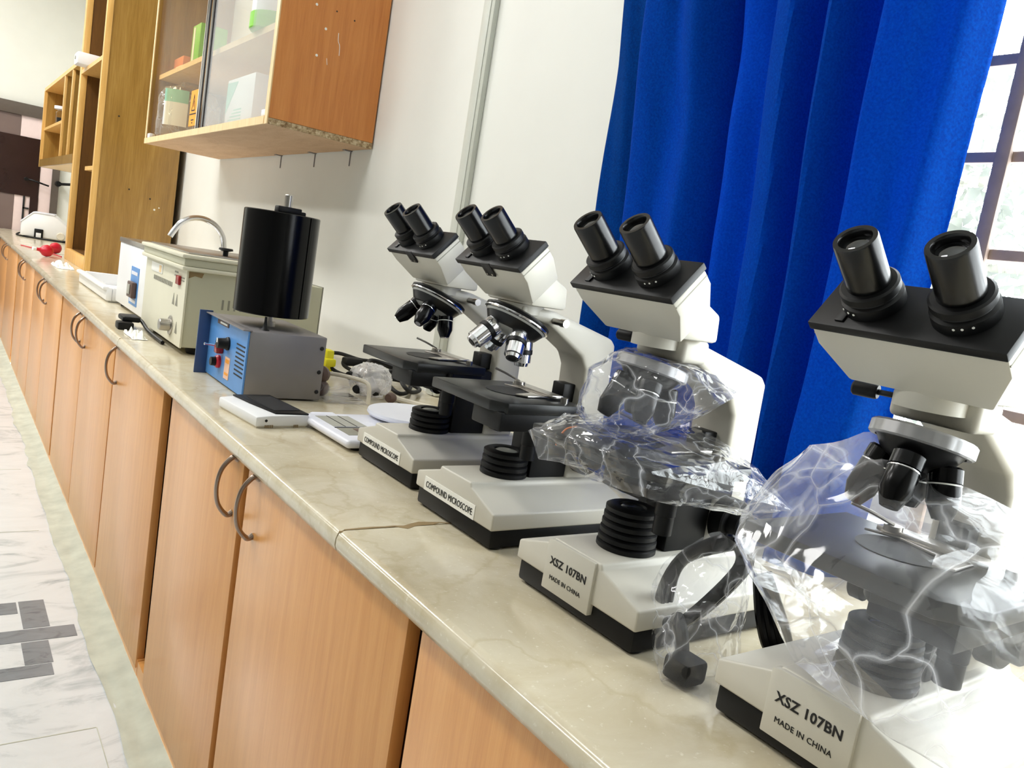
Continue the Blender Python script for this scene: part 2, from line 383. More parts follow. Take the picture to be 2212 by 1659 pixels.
# far wall: dark glazed door with frame and side panels
d = MB()
d.box(-1.3, .56, YF - .07, YF - .002, 2.005, 2.125, .006)
dr = d.build('door_1', 'doorframe'); struct(dr, 'dark brown glazed door in the end wall beyond the worktop', 'door')
MB().box(-1.3, .385, YF - .05, YF - .002, 1.205, 1.80).build('door_panel', 'darkdoor', dr)
MB().box(-1.3, .188, YF - .04, YF - .002, 1.80, 2.005).build('door_panel', 'taupe', dr)
MB().box(.19, .40, YF - .035, YF - .002, 1.80, 2.005).build('door_panel', 'pink', dr)
MB().box(-1.3, .175, YF - .04, YF - .002, .0, 1.205).build('door_panel', 'taupe', dr)
MB().box(.177, .315, YF - .035, YF - .002, .0, 1.205).build('door_panel', 'pink', dr)
MB().box(.315, .39, YF - .05, YF - .002, .0, 1.205).build('door_rail', 'darkdoor', dr)
MB().box(.255, .272, YF - .05, YF - .036, .8, 1.205).box(.255, .31, YF - .05, YF - .036, 1.075, 1.09).build('door_rail', 'ink', dr)
MB().box(.39, .497, YF - .04, YF - .002, .8, 2.005).build('door_panel', 'pink', dr)
MB().box(.497, .565, YF - .06, YF - .002, .8, 2.005).build('door_rail', 'doorframe', dr)
MB().tube([(.25, YF - .06, 1.385), (.33, YF - .1, 1.375), (.42, YF - .11, 1.355), (.47, YF - .11, 1.345)], .009).lathe([(.018, 0), (.018, .05)], (.27, YF - .05, 1.38), (0, -1, 0)).build('door_handle', 'blackmetal', dr)
MB().tube([(.545, YF - .13, 1.382), (.60, YF - .13, 1.39), (.70, YF - .13, 1.405)], .014, 8).lathe([(.03, 0), (.025, .1)], (.555, YF - .05, 1.385), (0, -1, 0)).build('door_handle', 'black', dr)

# plastic cable conduit up the wall, with a thin lid line
c = thing('cable_conduit', 'slim off-white plastic conduit running up the bare wall', 'conduit', (WX, 2.02, 0))
MB().box(-.017, 0, -.027, .027, ZT + .002, 3.69, .003).build('channel', 'conduit', c)
MB().box(-.0195, -.0168, -.011, .026, ZT + .002, 3.69, .001).build('channel_lid', 'conduit2', c)

# ------------------------------------------------------------------ worktop
wt = thing('worktop', 'long polished beige marble worktop with rounded edge', 'worktop', (0, 0, ZT))
cuts = [-1.6, .992, 2.70, 4.62, 6.6, YF - .06]
for y0, y1 in zip(cuts, cuts[1:]):
    g = .0018
    prof = [(WX - .002, -.034), (.012, -.034), (.003, -.03), (0, -.022), (0, -.012), (.003, -.004), (.01, -.0006), (.014, 0), (WX - .002, 0)]
    MB().prism([(x, y0 + g, z) for x, z in prof], (0, y1 - y0 - 2 * g, 0)).build('slab', 'stone', wt, ang=50)
for y in cuts[1:-1]: MB().box(.004, WX - .003, y - g, y + g, -.03, -.0012).build('joint_filler', 'mastic', wt, smooth=False)
b = MB()  # ragged filler smear along the near joint
rn = random.Random(5)
pp = [(.012 + i * .016, .992 + .004 * rn.uniform(-1, 1) + (.004 if i > 6 else 0), .0004) for i in range(13)]
w_ = [.0015 + .005 * abs(noise.noise((i * .7, 2, 0))) + (.004 if 5 < i < 10 else 0) for i in range(13)]
b.prism([(p[0], p[1] - w, -.0002) for p, w in zip(pp, w_)] + [(p[0], p[1] + w, -.0002) for p, w in list(zip(pp, w_))[::-1]], (0, 0, .0007))
b.build('filler_smear', 'mastic', wt)

# ------------------------------------------------------------------ base cabinets
def handle(parent, y, zc=.748, h=.115):
    pts = [(0, 0, h / 2 - .004), (-.012, 0, h / 2), (-.03, 0, h * .3), (-.036, 0, 0), (-.03, 0, -h * .3), (-.012, 0, -h / 2), (0, 0, -h / 2 + .004)]
    pts = [(x, y, zc + z) for x, _, z in pts]
    return MB().tube(pts, lambda t: .0042 + .0022 * abs(2 * t - 1) ** 2, 10).build('handle', 'handle', parent)
units = [  # y0, y1, doors [(y0,y1,handle_y)], label
    (-.95, .772, [(-.9, -.07, None), (-.06, .764, None)], 'orange wood base cabinet nearest the viewer, under the bagged microscopes'),
    (.79, 2.118, [(.796, 1.432, 1.372), (1.46, 2.04, 1.50)], 'orange wood base cabinet with two bow handles below the white meter'),
    (2.122, 2.822, [(2.13, 2.815, 2.755)], 'single door orange base cabinet below the blue and grey machine'),
    (2.824, 4.185, [(2.829, 3.498, 3.435), (3.504, 4.165, 3.565)], 'orange base cabinet with paired handles below the cream box'),
    (4.20, 5.50, [(4.206, 4.85, 4.79), (4.856, 5.495, 4.92)], 'glossy reflecting base cabinet below the oak bookcase'),
    (5.505, 6.66, [(5.51, 6.08, 6.02), (6.085, 6.65, 6.15)], 'base cabinet below the red rubber bulbs'),
    (6.72, 9.8, [(6.73, 7.7, 7.62), (7.71, 8.7, 7.8)], 'orange base cabinet at the far end below the centrifuge'),
]
for y0, y1, doors, lab in units:
    t = thing('base_cabinet', lab, 'cabinet', (0, 0, 0), 0, 'base cabinets under the worktop')
    MB().box(.045, WX - .004, y0, y1, .02, ZT - .04).build('body', 'carcass', t, smooth=False)
    MB().box(.021, .045, y0, y1, .012, .06).build('plinth', 'door', t, smooth=False)
    for a0, a1, hy in doors:
        d = MB().box(.018, .0385, a0 + .001, a1 - .001, .035, ZT - .036, .0015).build('door', 'door', t)
        if hy is not None:
            handle(d, hy).location = (.019, 0, 0)

# ------------------------------------------------------------------ curtain
FOLDS = [(.00, .0), (.03, .15), (.12, .0), (.19, .1), (.25, 1.), (.32, .8), (.38, .95), (.45, .05), (.52, .6), (.58, .45), (.655, 1.1), (.69, -.25), (.725, -.2), (.77, 1.), (.80, .15), (.84, .0), (.885, 1.1), (.955, .85), (1., .3)]
def fold(u):
    u = min(.9999, max(0, u))
    for (a, p), (b_, q_) in zip(FOLDS, FOLDS[1:]):
        if u <= b_:
            t = (u - a) / (b_ - a); t = t * t * (3 - 2 * t); return p + (q_ - p) * t
def curt(u, v):
    z = ZT + .012 + v * 1.9
    yl = 1.36 + .14 * v + .05 * v * v; yr = .612 - .02 * v + .05 * max(0, .3 - v)
    w = u + (.035 * (v - .4) * sin(pi * u)) + .012 * sin(5 * v + 8 * u)
    x = .735 - .13 * fold(w) * (.8 + .25 * v)
    x += .020 * noise.noise((u * 7, v * 3.2, 2)) + .010 * noise.noise((u * 20 + v * 5, v * 5, 5)) + .03 * max(0, .3 - v) * noise.noise((u * 11, v * 14, 9))
    c = v - .42 - .5 * (u - .45)   # diagonal drag line in the middle of the cloth
    x += .014 * math.exp(-(c / .06) ** 2) * math.exp(-((u - .5) / .16) ** 2)
    y = yl + (yr - yl) * u + .016 * (fold(w + .03) - fold(w - .03))
    return Vector((min(x, WX - .006), y, z))
cu = MB().grid(curt, 220, 90).build('curtain', 'cloth')
md = cu.modifiers.new('thick', 'SOLIDIFY'); md.thickness = .0012
tag(cu, 'long royal blue cloth curtain hanging beside the barred window', 'curtain')

# ------------------------------------------------------------------ wall cabinet with glass doors
Y0, Y1, Z0, Z1, X0 = 2.684, 4.596, 1.587, 2.72, .372
wc = thing('glass_cabinet', 'orange wall cabinet with sliding glass doors above the worktop', 'cabinet', (0, 0, 0))
MB().box(X0 + .004, WX - .006, Y0, Y0 + .026, Z0 + .02, Z1).build('side_panel', 'cab', wc, smooth=False)
MB().box(X0, X0 + .0045, Y0, Y0 + .028, Z0 + .0, Z1).build('edge_strip', 'edge', wc, smooth=False)
MB().box(X0 + .004, WX - .006, Y1 - .026, Y1, Z0 + .026, Z1).build('side_panel', 'oak', wc, smooth=False)
MB().box(X0, X0 + .0045, Y1 - .026, Y1, Z0 + .026, Z1).build('edge_strip', 'edge', wc, smooth=False)
MB().box(X0 + .006, WX - .006, Y0, Y0 + .006, Z0, Z0 + .021).build('board_edge', 'chip', wc, smooth=False)
MB().box(X0 + .004, WX - .006, Y0 + .006, Y1, Z0, Z0 + .026).build('bottom_panel', 'cabpale', wc, smooth=False)
MB().box(X0 - .002, X0 + .0045, Y0 + .028, Y1, Z0, Z0 + .026).build('edge_strip', 'edge', wc, smooth=False)
MB().box(X0, WX - .006, Y0, Y1, Z1, Z1 + .025).build('top_panel', 'cab', wc, smooth=False)
MB().box(WX - .018, WX - .006, Y0 + .026, Y1 - .026, Z0 + .026, Z1).build('back_panel', 'backwhite', wc, smooth=False)
MB().box(X0 + .035, WX - .018, Y0 + .026, Y1 - .026, 1.912, 1.934).build('shelf', 'edge', wc, smooth=False)
gd = MB().box(X0 + .008, X0 + .012, Y0 + .03, 3.54, Z0 + .028, Z1 - .01).build('glass_door', 'cabglass', wc, smooth=False)
MB().box(X0 + .004, X0 + .016, 3.50, 3.55, Z0 + .028, Z1 - .01, .002).build('door_edge', 'blackglass', gd)
gd = MB().box(X0 + .018, X0 + .022, 3.56, Y1 - .03, Z0 + .028, Z1 - .01).build('glass_door', 'cabglass2', wc, smooth=False)
MB().box(X0 + .016, X0 + .026, 3.615, 3.66, Z0 + .028, Z1 - .01, .002).build('door_edge', 'blackglass', gd)
MB().box(X0 + .0155, X0 + .0165, 3.655, 3.665, Z0 + .028, Z1 - .01).build('door_edge', 'chrome', gd)
st = MB().box(X0 + .0165, X0 + .0172, 3.668, 3.785, 1.635, 1.785, .0).build('warning_sticker', 'orange', gd, label='orange warning sticker with black triangle')
b = MB(); xs = X0 + .0158
def stick(p, q, w):
    P, Q = Vector(p), Vector(q); d_ = (Q - P).normalized(); n_ = Vector((0, -d_.z, d_.y)) * w
    b.prism([P + n_, Q + n_, Q - n_, P - n_], (.0005, 0, 0))
for p, q in (((xs, 3.70, 1.70), (xs, 3.727, 1.765)), ((xs, 3.727, 1.765), (xs, 3.754, 1.70)), ((xs, 3.754, 1.70), (xs, 3.70, 1.70)), ((xs, 3.675, 1.685), (xs, 3.78, 1.685)),
             ((xs, 3.727, 1.715), (xs, 3.727, 1.74)), ((xs, 3.705, 1.66), (xs, 3.75, 1.66)), ((xs, 3.72, 1.648), (xs, 3.735, 1.648))): stick(p, q, .0026)
b.build('warning_mark', 'ink', st, smooth=False)
for y in (Y1 - .055, Y0 + .06):
    MB().box(X0 + .004, X0 + .03, y - .03, y + .02, Z0 + .028, Z0 + .05, .003).build('door_catch', 'whitepl', wc)
for y in (2.87, 3.22, 3.62): MB().box(WX - .03, WX - .0005, y - .012, y + .012, Z0 - .003, Z0, 0).box(WX - .003, WX - .0005, y - .003, y + .003, Z0 - .055, Z0 - .002, .0005).build('wall_bracket', 'greymetal', wc)
b = MB(); rn = random.Random(11)  # paint specks and scratches on the side panel
for x, z in ((.53, 1.93), (.51, 1.84), (.49, 1.995)): b.lathe([(.0045, 0), (.003, .0006)], (x, Y0, z), (0, -1, 0), 10)
b.tube([(.575, Y0 - .0003, 1.93), (.577, Y0 - .0003, 1.905), (.584, Y0 - .0003, 1.89), (.586, Y0 - .0003, 1.86)], .0011, 5)
b.tube([(.545, Y0 - .0003, 1.84), (.549, Y0 - .0003, 1.82)], .0009, 5)
b.build('paint_marks', 'label', wc)
b = MB()
for x, z in ((.50, 2.02), (.56, 1.995), (.625, 1.985), (.47, 2.01)): b.lathe([(.003, 0), (.002, .0005)], (x, Y0, z), (0, -1, 0), 8)
b.build('screw_marks', 'ink', wc)
# its contents
zb, zs = Z0 + .026, 1.934
o = thing('chemical_jug', 'clear plastic jug with a mint and white label, behind the left glass door', 'jug', (.52, 4.36, zb), R(68))
MB().lathe([(.13, 0), (.145, .02), (.145, .2), (.12, .245), (.05, .27), (.05, .285), (0, .285)], seg=28, wob=lambda i: 1 + .03 * sin(i * 1.7)).build('jug_body', 'film2', o)
MB().prism([(-.147 * cos(a), .147 * sin(a), .06) for a in [x * .12 - .1 for x in range(8)]] + [(-.1475 * cos(a), .1475 * sin(a), .06) for a in [x * .12 - .1 for x in range(8)][::-1]], (0, 0, .11)).build('jug_label', 'whitepl', o)
MB().prism([(-.147 * cos(a), .147 * sin(a), .17) for a in [x * .12 - .1 for x in range(8)]] + [(-.1475 * cos(a), .1475 * sin(a), .17) for a in [x * .12 - .1 for x in range(8)][::-1]], (0, 0, .06)).build('jug_label', 'mint', o, label='mint green band of the label')
o = thing('carton_box', 'white carton with a green corner on the cabinet bottom', 'box', (.52, 3.22, zb))
MB().box(-.09, .09, -.17, .17, 0, .19, .004).build('carton', 'whitepl', o)
MB().prism([(-.0908, .168, .06), (-.0908, .03, .175), (-.0908, .168, .178)], (.0008, 0, 0)).build('printed_corner', 'mint', o)
b = MB()
for k in range(4): b.box(-.0908, -.09, -.04, .12 - .02 * k, .03 + .012 * k, .035 + .012 * k)
b.build('print_lines', 'mint', o)
o = thing('peach_carton', 'tall peach carton at the near end of the cabinet bottom', 'box', (.52, 2.87, zb))
MB().box(-.05, .06, -.11, .11, 0, .26, .003).build('carton', 'peach', o)
MB().lathe([(.03, 0), (.03, .001), (.02, .001)], (-.0505, 0, .19), (-1, 0, 0), 20).build('printed_mark', 'label', o)
o = thing('green_carton', 'bright green carton on the upper shelf behind the door edges', 'box', (.52, 4.12, zs))
MB().box(-.06, .06, -.07, .07, 0, .2, .003).build('carton', 'green', o)
MB().box(-.061, -.06, .02, .05, .01, .19).build('pale_stripe', 'label', o)
o = thing('orange_carton', 'small orange carton left of the green one on the shelf', 'box', (.52, 4.47, zs))
MB().box(-.05, .05, -.09, .1, 0, .095, .003).build('carton', 'orangecard', o)
MB().box(-.051, -.05, -.06, .05, .02, .05).build('pale_panel', 'label', o)
o = thing('reagent_bottle', 'white bottle with black print and green base on the shelf', 'bottle', (.48, 3.0, zs))
MB().lathe([(.1, .055), (.1, .26), (.06, .3), (.035, .31), (.035, .34), (0, .34)]).build('bottle_body', 'whitepl', o)
MB().lathe([(.1, 0), (.103, .004), (.103, .055), (.1, .058)]).build('base_band', 'green', o)
b = MB()
for k in range(9):
    a = .2 + k * .16; b.box(-.1012, -.1, -.012, .012, .1 + .02 * (k % 3), .2 + .01 * (k % 2), 0, Matrix.Rotation(-a + .9, 4, 'Z'))
b.build('printed_label', 'ink', o, smooth=False)

# ------------------------------------------------------------------ tall oak bookcase and the wall box beyond it
bk = thing('oak_bookcase', 'tall narrow oak bookcase standing on the worktop', 'bookcase', (0, 0, ZT))
H = 2.15; B0, B1, BX0, BX1 = 5.33, 6.22, .25, .712
MB().box(BX0 + .032, BX1, B0, B0 + .03, 0, H).build('side_panel', 'oak', bk, smooth=False)
MB().box(BX0, BX0 + .032, B0 - .004, B0 + .036, 0, H, .003).build('lipping', 'oaklip', bk)
MB().box(BX0 + .032, BX1, B1 - .03, B1, 0, H).build('side_panel', 'oakshade', bk, smooth=False)
MB().box(BX0, BX0 + .038, B1 - .035, B1 + .035, 0, H, .003).build('lipping', 'oaklip', bk)
MB().box(BX1 - .014, BX1, B0 + .03, B1 - .03, 0, H).build('back_panel', 'oakshade', bk, smooth=False)
MB().box(BX0 + .001, BX0 + .03, B0 + .036, B1 - .035, 0, .075, .003).build('plinth', 'oaklip', bk)
MB().box(BX0 + .03, BX1 - .014, B0 + .03, B1 - .03, .05, .075).build('shelf', 'oakshade', bk, smooth=False)
MB().box(BX0 + .01, BX1 - .014, B0 + .03, B0 + .4, .59, .615).build('shelf', 'oaklip', bk, smooth=False)
MB().box(BX0 + .002, BX1 - .014, B0 + .03, B1 - .03, 1.215, 1.24).build('shelf', 'oaklip', bk, smooth=False)
b = MB()
for x, z in ((.36, .55 + .37), (.45, 1.64 - ZT - .28), (.57, .48), (.545, 1.2)): b.lathe([(.005, 0), (.004, .0006)], (x, B0, z), (0, -1, 0), 8)
b.build('screw_marks', 'ink', bk)
b = MB()
b.lathe([(.006, 0), (.004, .0006)], (.60, B0, .42), (0, -1, 0), 8).lathe([(.004, 0), (.003, .0006)], (.625, B0, .435), (0, -1, 0), 8)
b.build('paint_marks', 'label', bk)
wl = thing('white_housing', 'long white plastic housing lying across the bookcase shelf', 'box', (.19, 6.0, ZT + 1.241))
MB().box(0, .3, -.07, .07, 0, .075, .012).build('shell', 'whitepl', wl)
MB().lathe([(.012, 0), (.01, .004)], (0, 0, .04), (-1, 0, 0), 12).build('end_socket', 'inkgrey', wl)

wb = thing('pigeonhole_box', 'open oak pigeonhole box on the wall beyond the bookcase', 'shelf', (0, 0, 0))
a0, a1, z0, z1 = 6.262, 8.45, 1.485, 2.165
MB().box(.25, BX1 + .03, a0, a1, z1 - .028, z1).build('top_panel', 'oaklip', wb, smooth=False)
MB().box(.262, BX1 + .03, a0, a1, z0, z0 + .02).build('bottom_panel', 'edge', wb, smooth=False)
MB().box(.248, .262, a0, a1 - .05, z0, z0 + .062).build('front_rail', 'oak', wb, smooth=False)
MB().box(.248, .27, a1 - .05, a1, z0, z1 - .028).build('lipping', 'oaklip', wb, smooth=False)
MB().box(.27, BX1 + .03, a1 - .05, a1, z0, z1 - .028).build('side_panel', 'oak', wb, smooth=False)
MB().box(.27, BX1 + .03, a0, a0 + .03, z0 + .02, z1 - .028).build('side_panel', 'oakshade', wb, smooth=False)
MB().box(BX1 + .018, BX1 + .03, a0 + .03, a1 - .05, z0 + .02, z1 - .028).build('back_panel', 'oakshade', wb, smooth=False)
for y in (7.05, 6.62):
    MB().box(.27, BX1 + .018, y, y + .03, z0 + .02, z1 - .028).build('divider', 'oak', wb, smooth=False)
    MB().box(.252, .27, y - .003, y + .033, z0 + .06, z1 - .028, .002).build('lipping', 'oaklip', wb)
MB().box(.262, BX1 + .018, 7.08, a1 - .05, 1.80, 1.822).build('shelf', 'oaklip', wb, smooth=False)
jar = thing('glass_jar', 'clear glass jar with a flat lid in the pigeonhole box', 'jar', (.335, 7.75, 1.823))
MB().lathe([(.052, 0), (.058, .01), (.058, .10), (.045, .115), (.045, .125)], seg=24).build('jar_body', 'glass', jar)
MB().lathe([(.066, .125), (.07, .128), (.07, .15), (.02, .156), (0, .156)], seg=24).build('jar_lid', 'whitecool', jar)
MB().lathe([(.045, .002), (.05, .06), (0, .06)], seg=20).build('jar_contents', 'black', jar)

# ------------------------------------------------------------------ far end of the worktop
cf = thing('centrifuge', 'white rounded centrifuge at the far end of the worktop', 'centrifuge', (.38, 8.72, ZT), R(-8))
prof = [(-.2, 0.012), (-.2, .145), (-.11, .235), (.06, .235), (.2, .12), (.2, .012)]
MB().prism([(x, -.2, z) for x, z in prof], (0, .42, 0), .02).build('housing', 'whitepl', cf)
MB().prism([(-.203, -.203, .13), (-.203, -.203, .145), (-.108, -.203, .24), (.062, -.203, .24), (.062, -.203, .228), (-.104, -.203, .228)], (0, .426, 0), .003).build('lid', 'whitecool', cf)
MB().box(-.09, -.02, -.215, -.2, .0, .09, .004).build('switch_panel', 'black', cf)
MB().box(-.075, -.035, -.218, -.2155, .015, .055, .003).build('switch', 'whitepl', cf)
MB().lathe([(.035, 0), (.03, .015)], (.12, -.2, .05), (0, -1, 0), 20).build('timer_knob', 'beigepl', cf)
for x in (-.16, .16):
    for y in (-.16, .16): MB().lathe([(.02, 0), (.018, .014)], (x, y, 0), seg=12).build('foot', 'rubber', cf)
MB().tube([(-.2, .1, .03), (-.24, .02, .01), (-.2, -.15, .0078), (-.06, -.26, .0075), (.06, -.3, .0075), (.16, -.3, .008)], .007).box(.14, .2, -.315, -.285, .0, .02, .004).build('power_cord', 'black', cf)
BL = [(.135, 6.15, .0, 'red rubber bulb with white tip lying nearest the bookcase'), (.235, 6.62, .35, 'red rubber bulb lying behind the other bulb')]
for x, y, rz, lab in BL:
    t = thing('rubber_bulb', lab, 'bulb', (x, y, ZT), rz, 'red rubber bulbs on the far worktop')
    MB().lathe([(0, -.04), (.018, -.037), (.035, -.02), (.04, 0), (.034, .022), (.018, .038), (.011, .05), (.01, .075), (0, .075)], (0, 0, .0405), (-.9, -.35, .06)).build('bulb', 'red', t)
    MB().lathe([(.012, 0), (.0115, .02), (.006, .022), (0, .022)], Vector((0, 0, .0405)) + Vector((-.9, -.35, .06)).normalized() * .07, (-.9, -.35, .06), 16).build('tip', 'whitepl', t)
t = tag(MB().tube([(.06, 7.1, ZT + .004), (.15, 6.8, ZT + .005), (.22, 6.5, ZT + .004)], .004, 6).tube([(.10, 7.0, ZT + .004), (.19, 6.6, ZT + .005), (.24, 6.3, ZT + .004)], .004, 6).build('rubber_tubing', 'red'), 'thin red tubing lying beside the red bulbs', 'tubing')
def crump(name, mat, cx, cy, rx, ry, h, seed, lab, cat):
    def fn(u, v):
        x = (u - .5) * 2; y = (v - .5) * 2; e = max(0, 1 - max(abs(x), abs(y)) ** 4)
        z = .0015 + h * e * abs(noise.noise((x * 1.6 + seed, y * 1.6, seed))) * 1.8
        w = 1 + .18 * noise.noise((x * 1.3, y * 1.3, seed + 4))
        return Vector((cx + x * rx * w, cy + y * ry * w, ZT + z))
    return tag(MB().grid(fn, 18, 18).build(name, mat, smooth=False), lab, cat)
crump('tissue_scrap', 'label', .15, 5.42, .05, .16, .035, 2., 'crumpled white paper at the foot of the bookcase', 'paper')

# ------------------------------------------------------------------ white tray, tap, boxes
ty = thing('plastic_tray', 'shallow white plastic tray in front of the bookcase', 'tray', (.30, 4.02, ZT))
def tray(b, x0, x1, y0, y1, h, t):
    o_ = [(x0, y0), (x1, y0), (x1, y1), (x0, y1)]
    b.box(x0, x1, y0, y1, 0, .008, .003)
    b.box(x0 - .012, x0 + t, y0 - .012, y1 + .012, .006, h, .005); b.box(x1 - t, x1 + .012, y0 - .012, y1 + .012, .006, h, .005)
    b.box(x0 + t, x1 - t, y0 - .012, y0 + t, .006, h, .005); b.box(x0 + t, x1 - t, y1 - t, y1 + .012, .006, h, .005)
b = MB(); tray(b, -.17, .2, -.3, .47, .062, .012); b.build('tray_body', 'whitepl', ty)
MB().box(-.196, -.17, -.312, .482, .05, .066, .006).build('rim', 'whitepl', ty)
tp = thing('gooseneck_tap', 'chrome gooseneck tap arching behind the cream box', 'tap', (.60, 3.8, ZT))
arc = [(0, 0, .02), (0, 0, .27)] + [(-.115 + .115 * cos(a), 0, .295 + .115 * sin(a)) for a in [i * pi / 8 for i in range(0, 8)]] + [(-.236, 0, .31)]
MB().tube(arc, .0125, 14).build('spout', 'chrome', tp)
MB().lathe([(.03, 0), (.03, .008), (.018, .02), (.016, .05), (0, .05)]).build('tap_base', 'chrome', tp)
wx = thing('white_instrument_box', 'plain white instrument box with a blue switch panel', 'box', (.15, 3.13, ZT))
MB().box(0, .3, 0, .55, .014, .262, .004).build('housing', 'whitepl', wx)
MB().box(-.004, .304, -.003, .553, .262, .281, .003).build('top_cover', 'steel', wx)
MB().box(-.002, 0, .12, .265, .04, .185).build('front_panel', 'bluepaint', wx)
MB().box(-.003, -.002, .14, .25, .155, .168).box(-.003, -.002, .14, .25, .05, .062).build('panel_lettering_strip', 'whitecool', wx)
MB().box(-.02, -.002, .135, .225, .07, .13, .004).build('power_socket', 'purple', wx)
MB().box(-.024, -.02, .16, .205, .083, .12, .003).build('switch', 'greyscreen', wx)
for x in (.03, .27):
    for y in (.04, .5): MB().lathe([(.016, 0), (.015, .014)], (x, y, 0), seg=10).build('foot', 'rubber', wx)

cb = thing('cream_water_bath', 'large cream instrument box with a steel lid and grey knob', 'water bath', (.125, 2.45, ZT))
L, D = .55, .415
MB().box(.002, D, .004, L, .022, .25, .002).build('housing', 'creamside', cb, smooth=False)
MB().box(D, D + .004, .004, L, .022, .252, .001).build('rear_edge', 'inkgrey', cb, smooth=False)
MB().box(-.004, .002, 0, L + .003, .02, .252, .001).build('front_panel', 'cream', cb, smooth=False)
D2 = .345
MB().box(-.02, D2 + .01, -.012, L + .012, .25, .262, .003).build('rim', 'cream', cb)
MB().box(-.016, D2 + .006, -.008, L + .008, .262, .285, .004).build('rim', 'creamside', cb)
MB().box(-.024, D2 + .012, -.014, L + .014, .285, .297, .004).build('rim', 'cream', cb)
MB().box(.0, D2 - .01, .02, L - .02, .297, .303, .003).build('lid', 'steel', cb)
for x in (.13, .21): MB().lathe([(.008, 0), (.008, .014), (.022, .018), (.02, .024), (0, .024)], (x, .11, .303), seg=16).build('lid_knob', 'black', cb)
MB().lathe([(.03, 0), (.03, .003), (.028, .004)], (-.004, .13, .07), (-1, 0, 0), 24).lathe([(.019, .003), (.018, .032), (.016, .034), (0, .034)], (-.004, .13, .07), (-1, 0, 0), 20).build('dial_knob', 'steel', cb)
MB().box(-.012, -.004, .055, .095, .20, .228, .003).build('pilot_lamp', 'redlamp', cb)
MB().box(-.006, -.004, .30, .46, .21, .24, .001).build('name_plate', 'label', cb)
MB().box(-.0065, -.006, .315, .345, .214, .236).build('plate_emblem', 'edge', cb)
b = MB()
for k in range(12): b.box(-.0052, -.004, .16 + .022 * k, .174 + .022 * k, .185, .199)
b.box(-.0052, -.004, .10, .14, .232, .237).box(-.0052, -.004, .10, .14, .222, .226).box(-.0052, -.004, .02, .05, .222, .226).box(-.0052, -.004, .02, .05, .214, .218)
b.build('panel_print', 'inkgrey', cb, smooth=False)
b = MB()
for y, z in ((.125, .135), (.085, .135), (.06, .055)): b.prism([(-.005, y - .013, z), (-.005, y + .013, z), (-.005, y, z + .035)], (.001, 0, 0))
b.build('warning_triangle', 'inkgrey', cb, smooth=False)
b = MB()
for c_ in range(4):
    for r_ in range(2): b.box(.105 + c_ * .018, .111 + c_ * .018, .0035, .0042, .145 - r_ * .05, .175 - r_ * .05)
b.build('vent_slots', 'inkgrey', cb, smooth=False)
MB().prism([(.0, .0036, .247), (.045, .0036, .247), (.04, .0036, .232), (.02, .0036, .236), (.0, .0036, .226)], (0, -.0008, 0)).build('torn_sticker', 'mastic', cb)
for x in (.06, .36):
    for y in (.05, .5): MB().lathe([(.03, 0), (.034, .01), (.03, .022)], (x, y, 0), seg=16).build('foot', 'rubber', cb)

pg = thing('black_plug_lead', 'black plug and lead lying before the white instrument box', 'cable', (.06, 2.92, ZT))
MB().box(-.03, .02, -.03, .025, .0, .026, .006).box(-.012, .045, .0, .09, .024, .042, .006).build('plug', 'black', pg)
MB().tube([(.03, .08, .036), (.05, .03, .03), (.052, -.1, .012), (.053, -.3, .0075)], .006).build('lead', 'black', pg)
crump('paper_scrap', 'label', .062, 2.76, .024, .075, .03, 7., 'crumpled white paper beside the black plug', 'paper')

# ------------------------------------------------------------------ blue and grey machine with black drum
ky = thing('drum_recorder', 'grey steel box with blue front carrying a tall black drum', 'recorder', (.128, 1.862, ZT))
HH, LL, DD = .163, .318, .196
MB().box(.004, DD, 0, LL, .004, HH, .003).build('housing', 'greymetal', ky)
MB().box(-.0, .004, .002, LL - .0, .004, HH - .002).build('front_panel', 'bluepaint', ky, smooth=False)
MB().box(-.03, .004, LL, LL + .006, .0, HH + .006, .001).build('flange', 'bluedark', ky)
MB().box(-.014, .008, -.003, LL, HH - .001, HH + .002, .0005).build('top_edge', 'greymetal', ky)
b = MB()
for k in range(8): b.box(-.0008, 0, .012, .078, .045 + .0105 * k, .0485 + .0105 * k)
b.build('vent_slots', 'ink', ky, smooth=False)
MB().lathe([(.017, 0), (.017, .004), (.014, .008), (.0125, .028), (0, .028)], (0, .145, .108), (-1, 0, 0), 20).build('speed_knob', 'black', ky)
MB().box(-.0288, -.028, .141, .149, .11, .121).build('knob_pointer', 'whitepl', ky)
MB().lathe([(.008, 0), (.008, .006), (.003, .007), (.0025, .03), (.004, .034), (0, .036)], (0, .232, .088), (-1, 0, .1), 12).build('toggle_switch', 'chrome', ky)
MB().box(-.018, 0, .178, .202, .076, .098, .003).build('push_button', 'redlamp', ky)
MB().lathe([(.017, 0), (.017, .006), (.014, .01)], (0, .205, .052), (-1, 0, 0), 20).build('rotary_switch', 'red', ky)
MB().lathe([(.012, 0), (.011, .014), (0, .014)], (-.008, .205, .052), (-1, 0, 0), 18).build('switch_cap', 'black', ky)
MB().box(-.0012, 0, .115, .155, .02, .075).build('data_label', 'peach', ky)
MB().box(-.0016, -.0012, .12, .15, .06, .07).box(-.0016, -.0012, .12, .15, .03, .036).build('label_print', 'orange', ky)
MB().box(-.0016, 0, .155, .25, .146, .157).build('name_strip', 'purple', ky)
MB().box(-.002, -.0016, .165, .225, .149, .154).build('strip_print', 'label', ky)
b = MB()
for z in (.025, .075, .135): b.lathe([(.0055, 0), (.004, .003)], (DD - .011, 0, z), (0, -1, 0), 10)
b.build('side_screws', 'ink', ky)
dx, dy = .095, .14
MB().lathe([(.014, 0), (.014, .012), (.008, .012), (.008, .04)], (dx, dy, HH)).build('spindle', 'steel', ky)
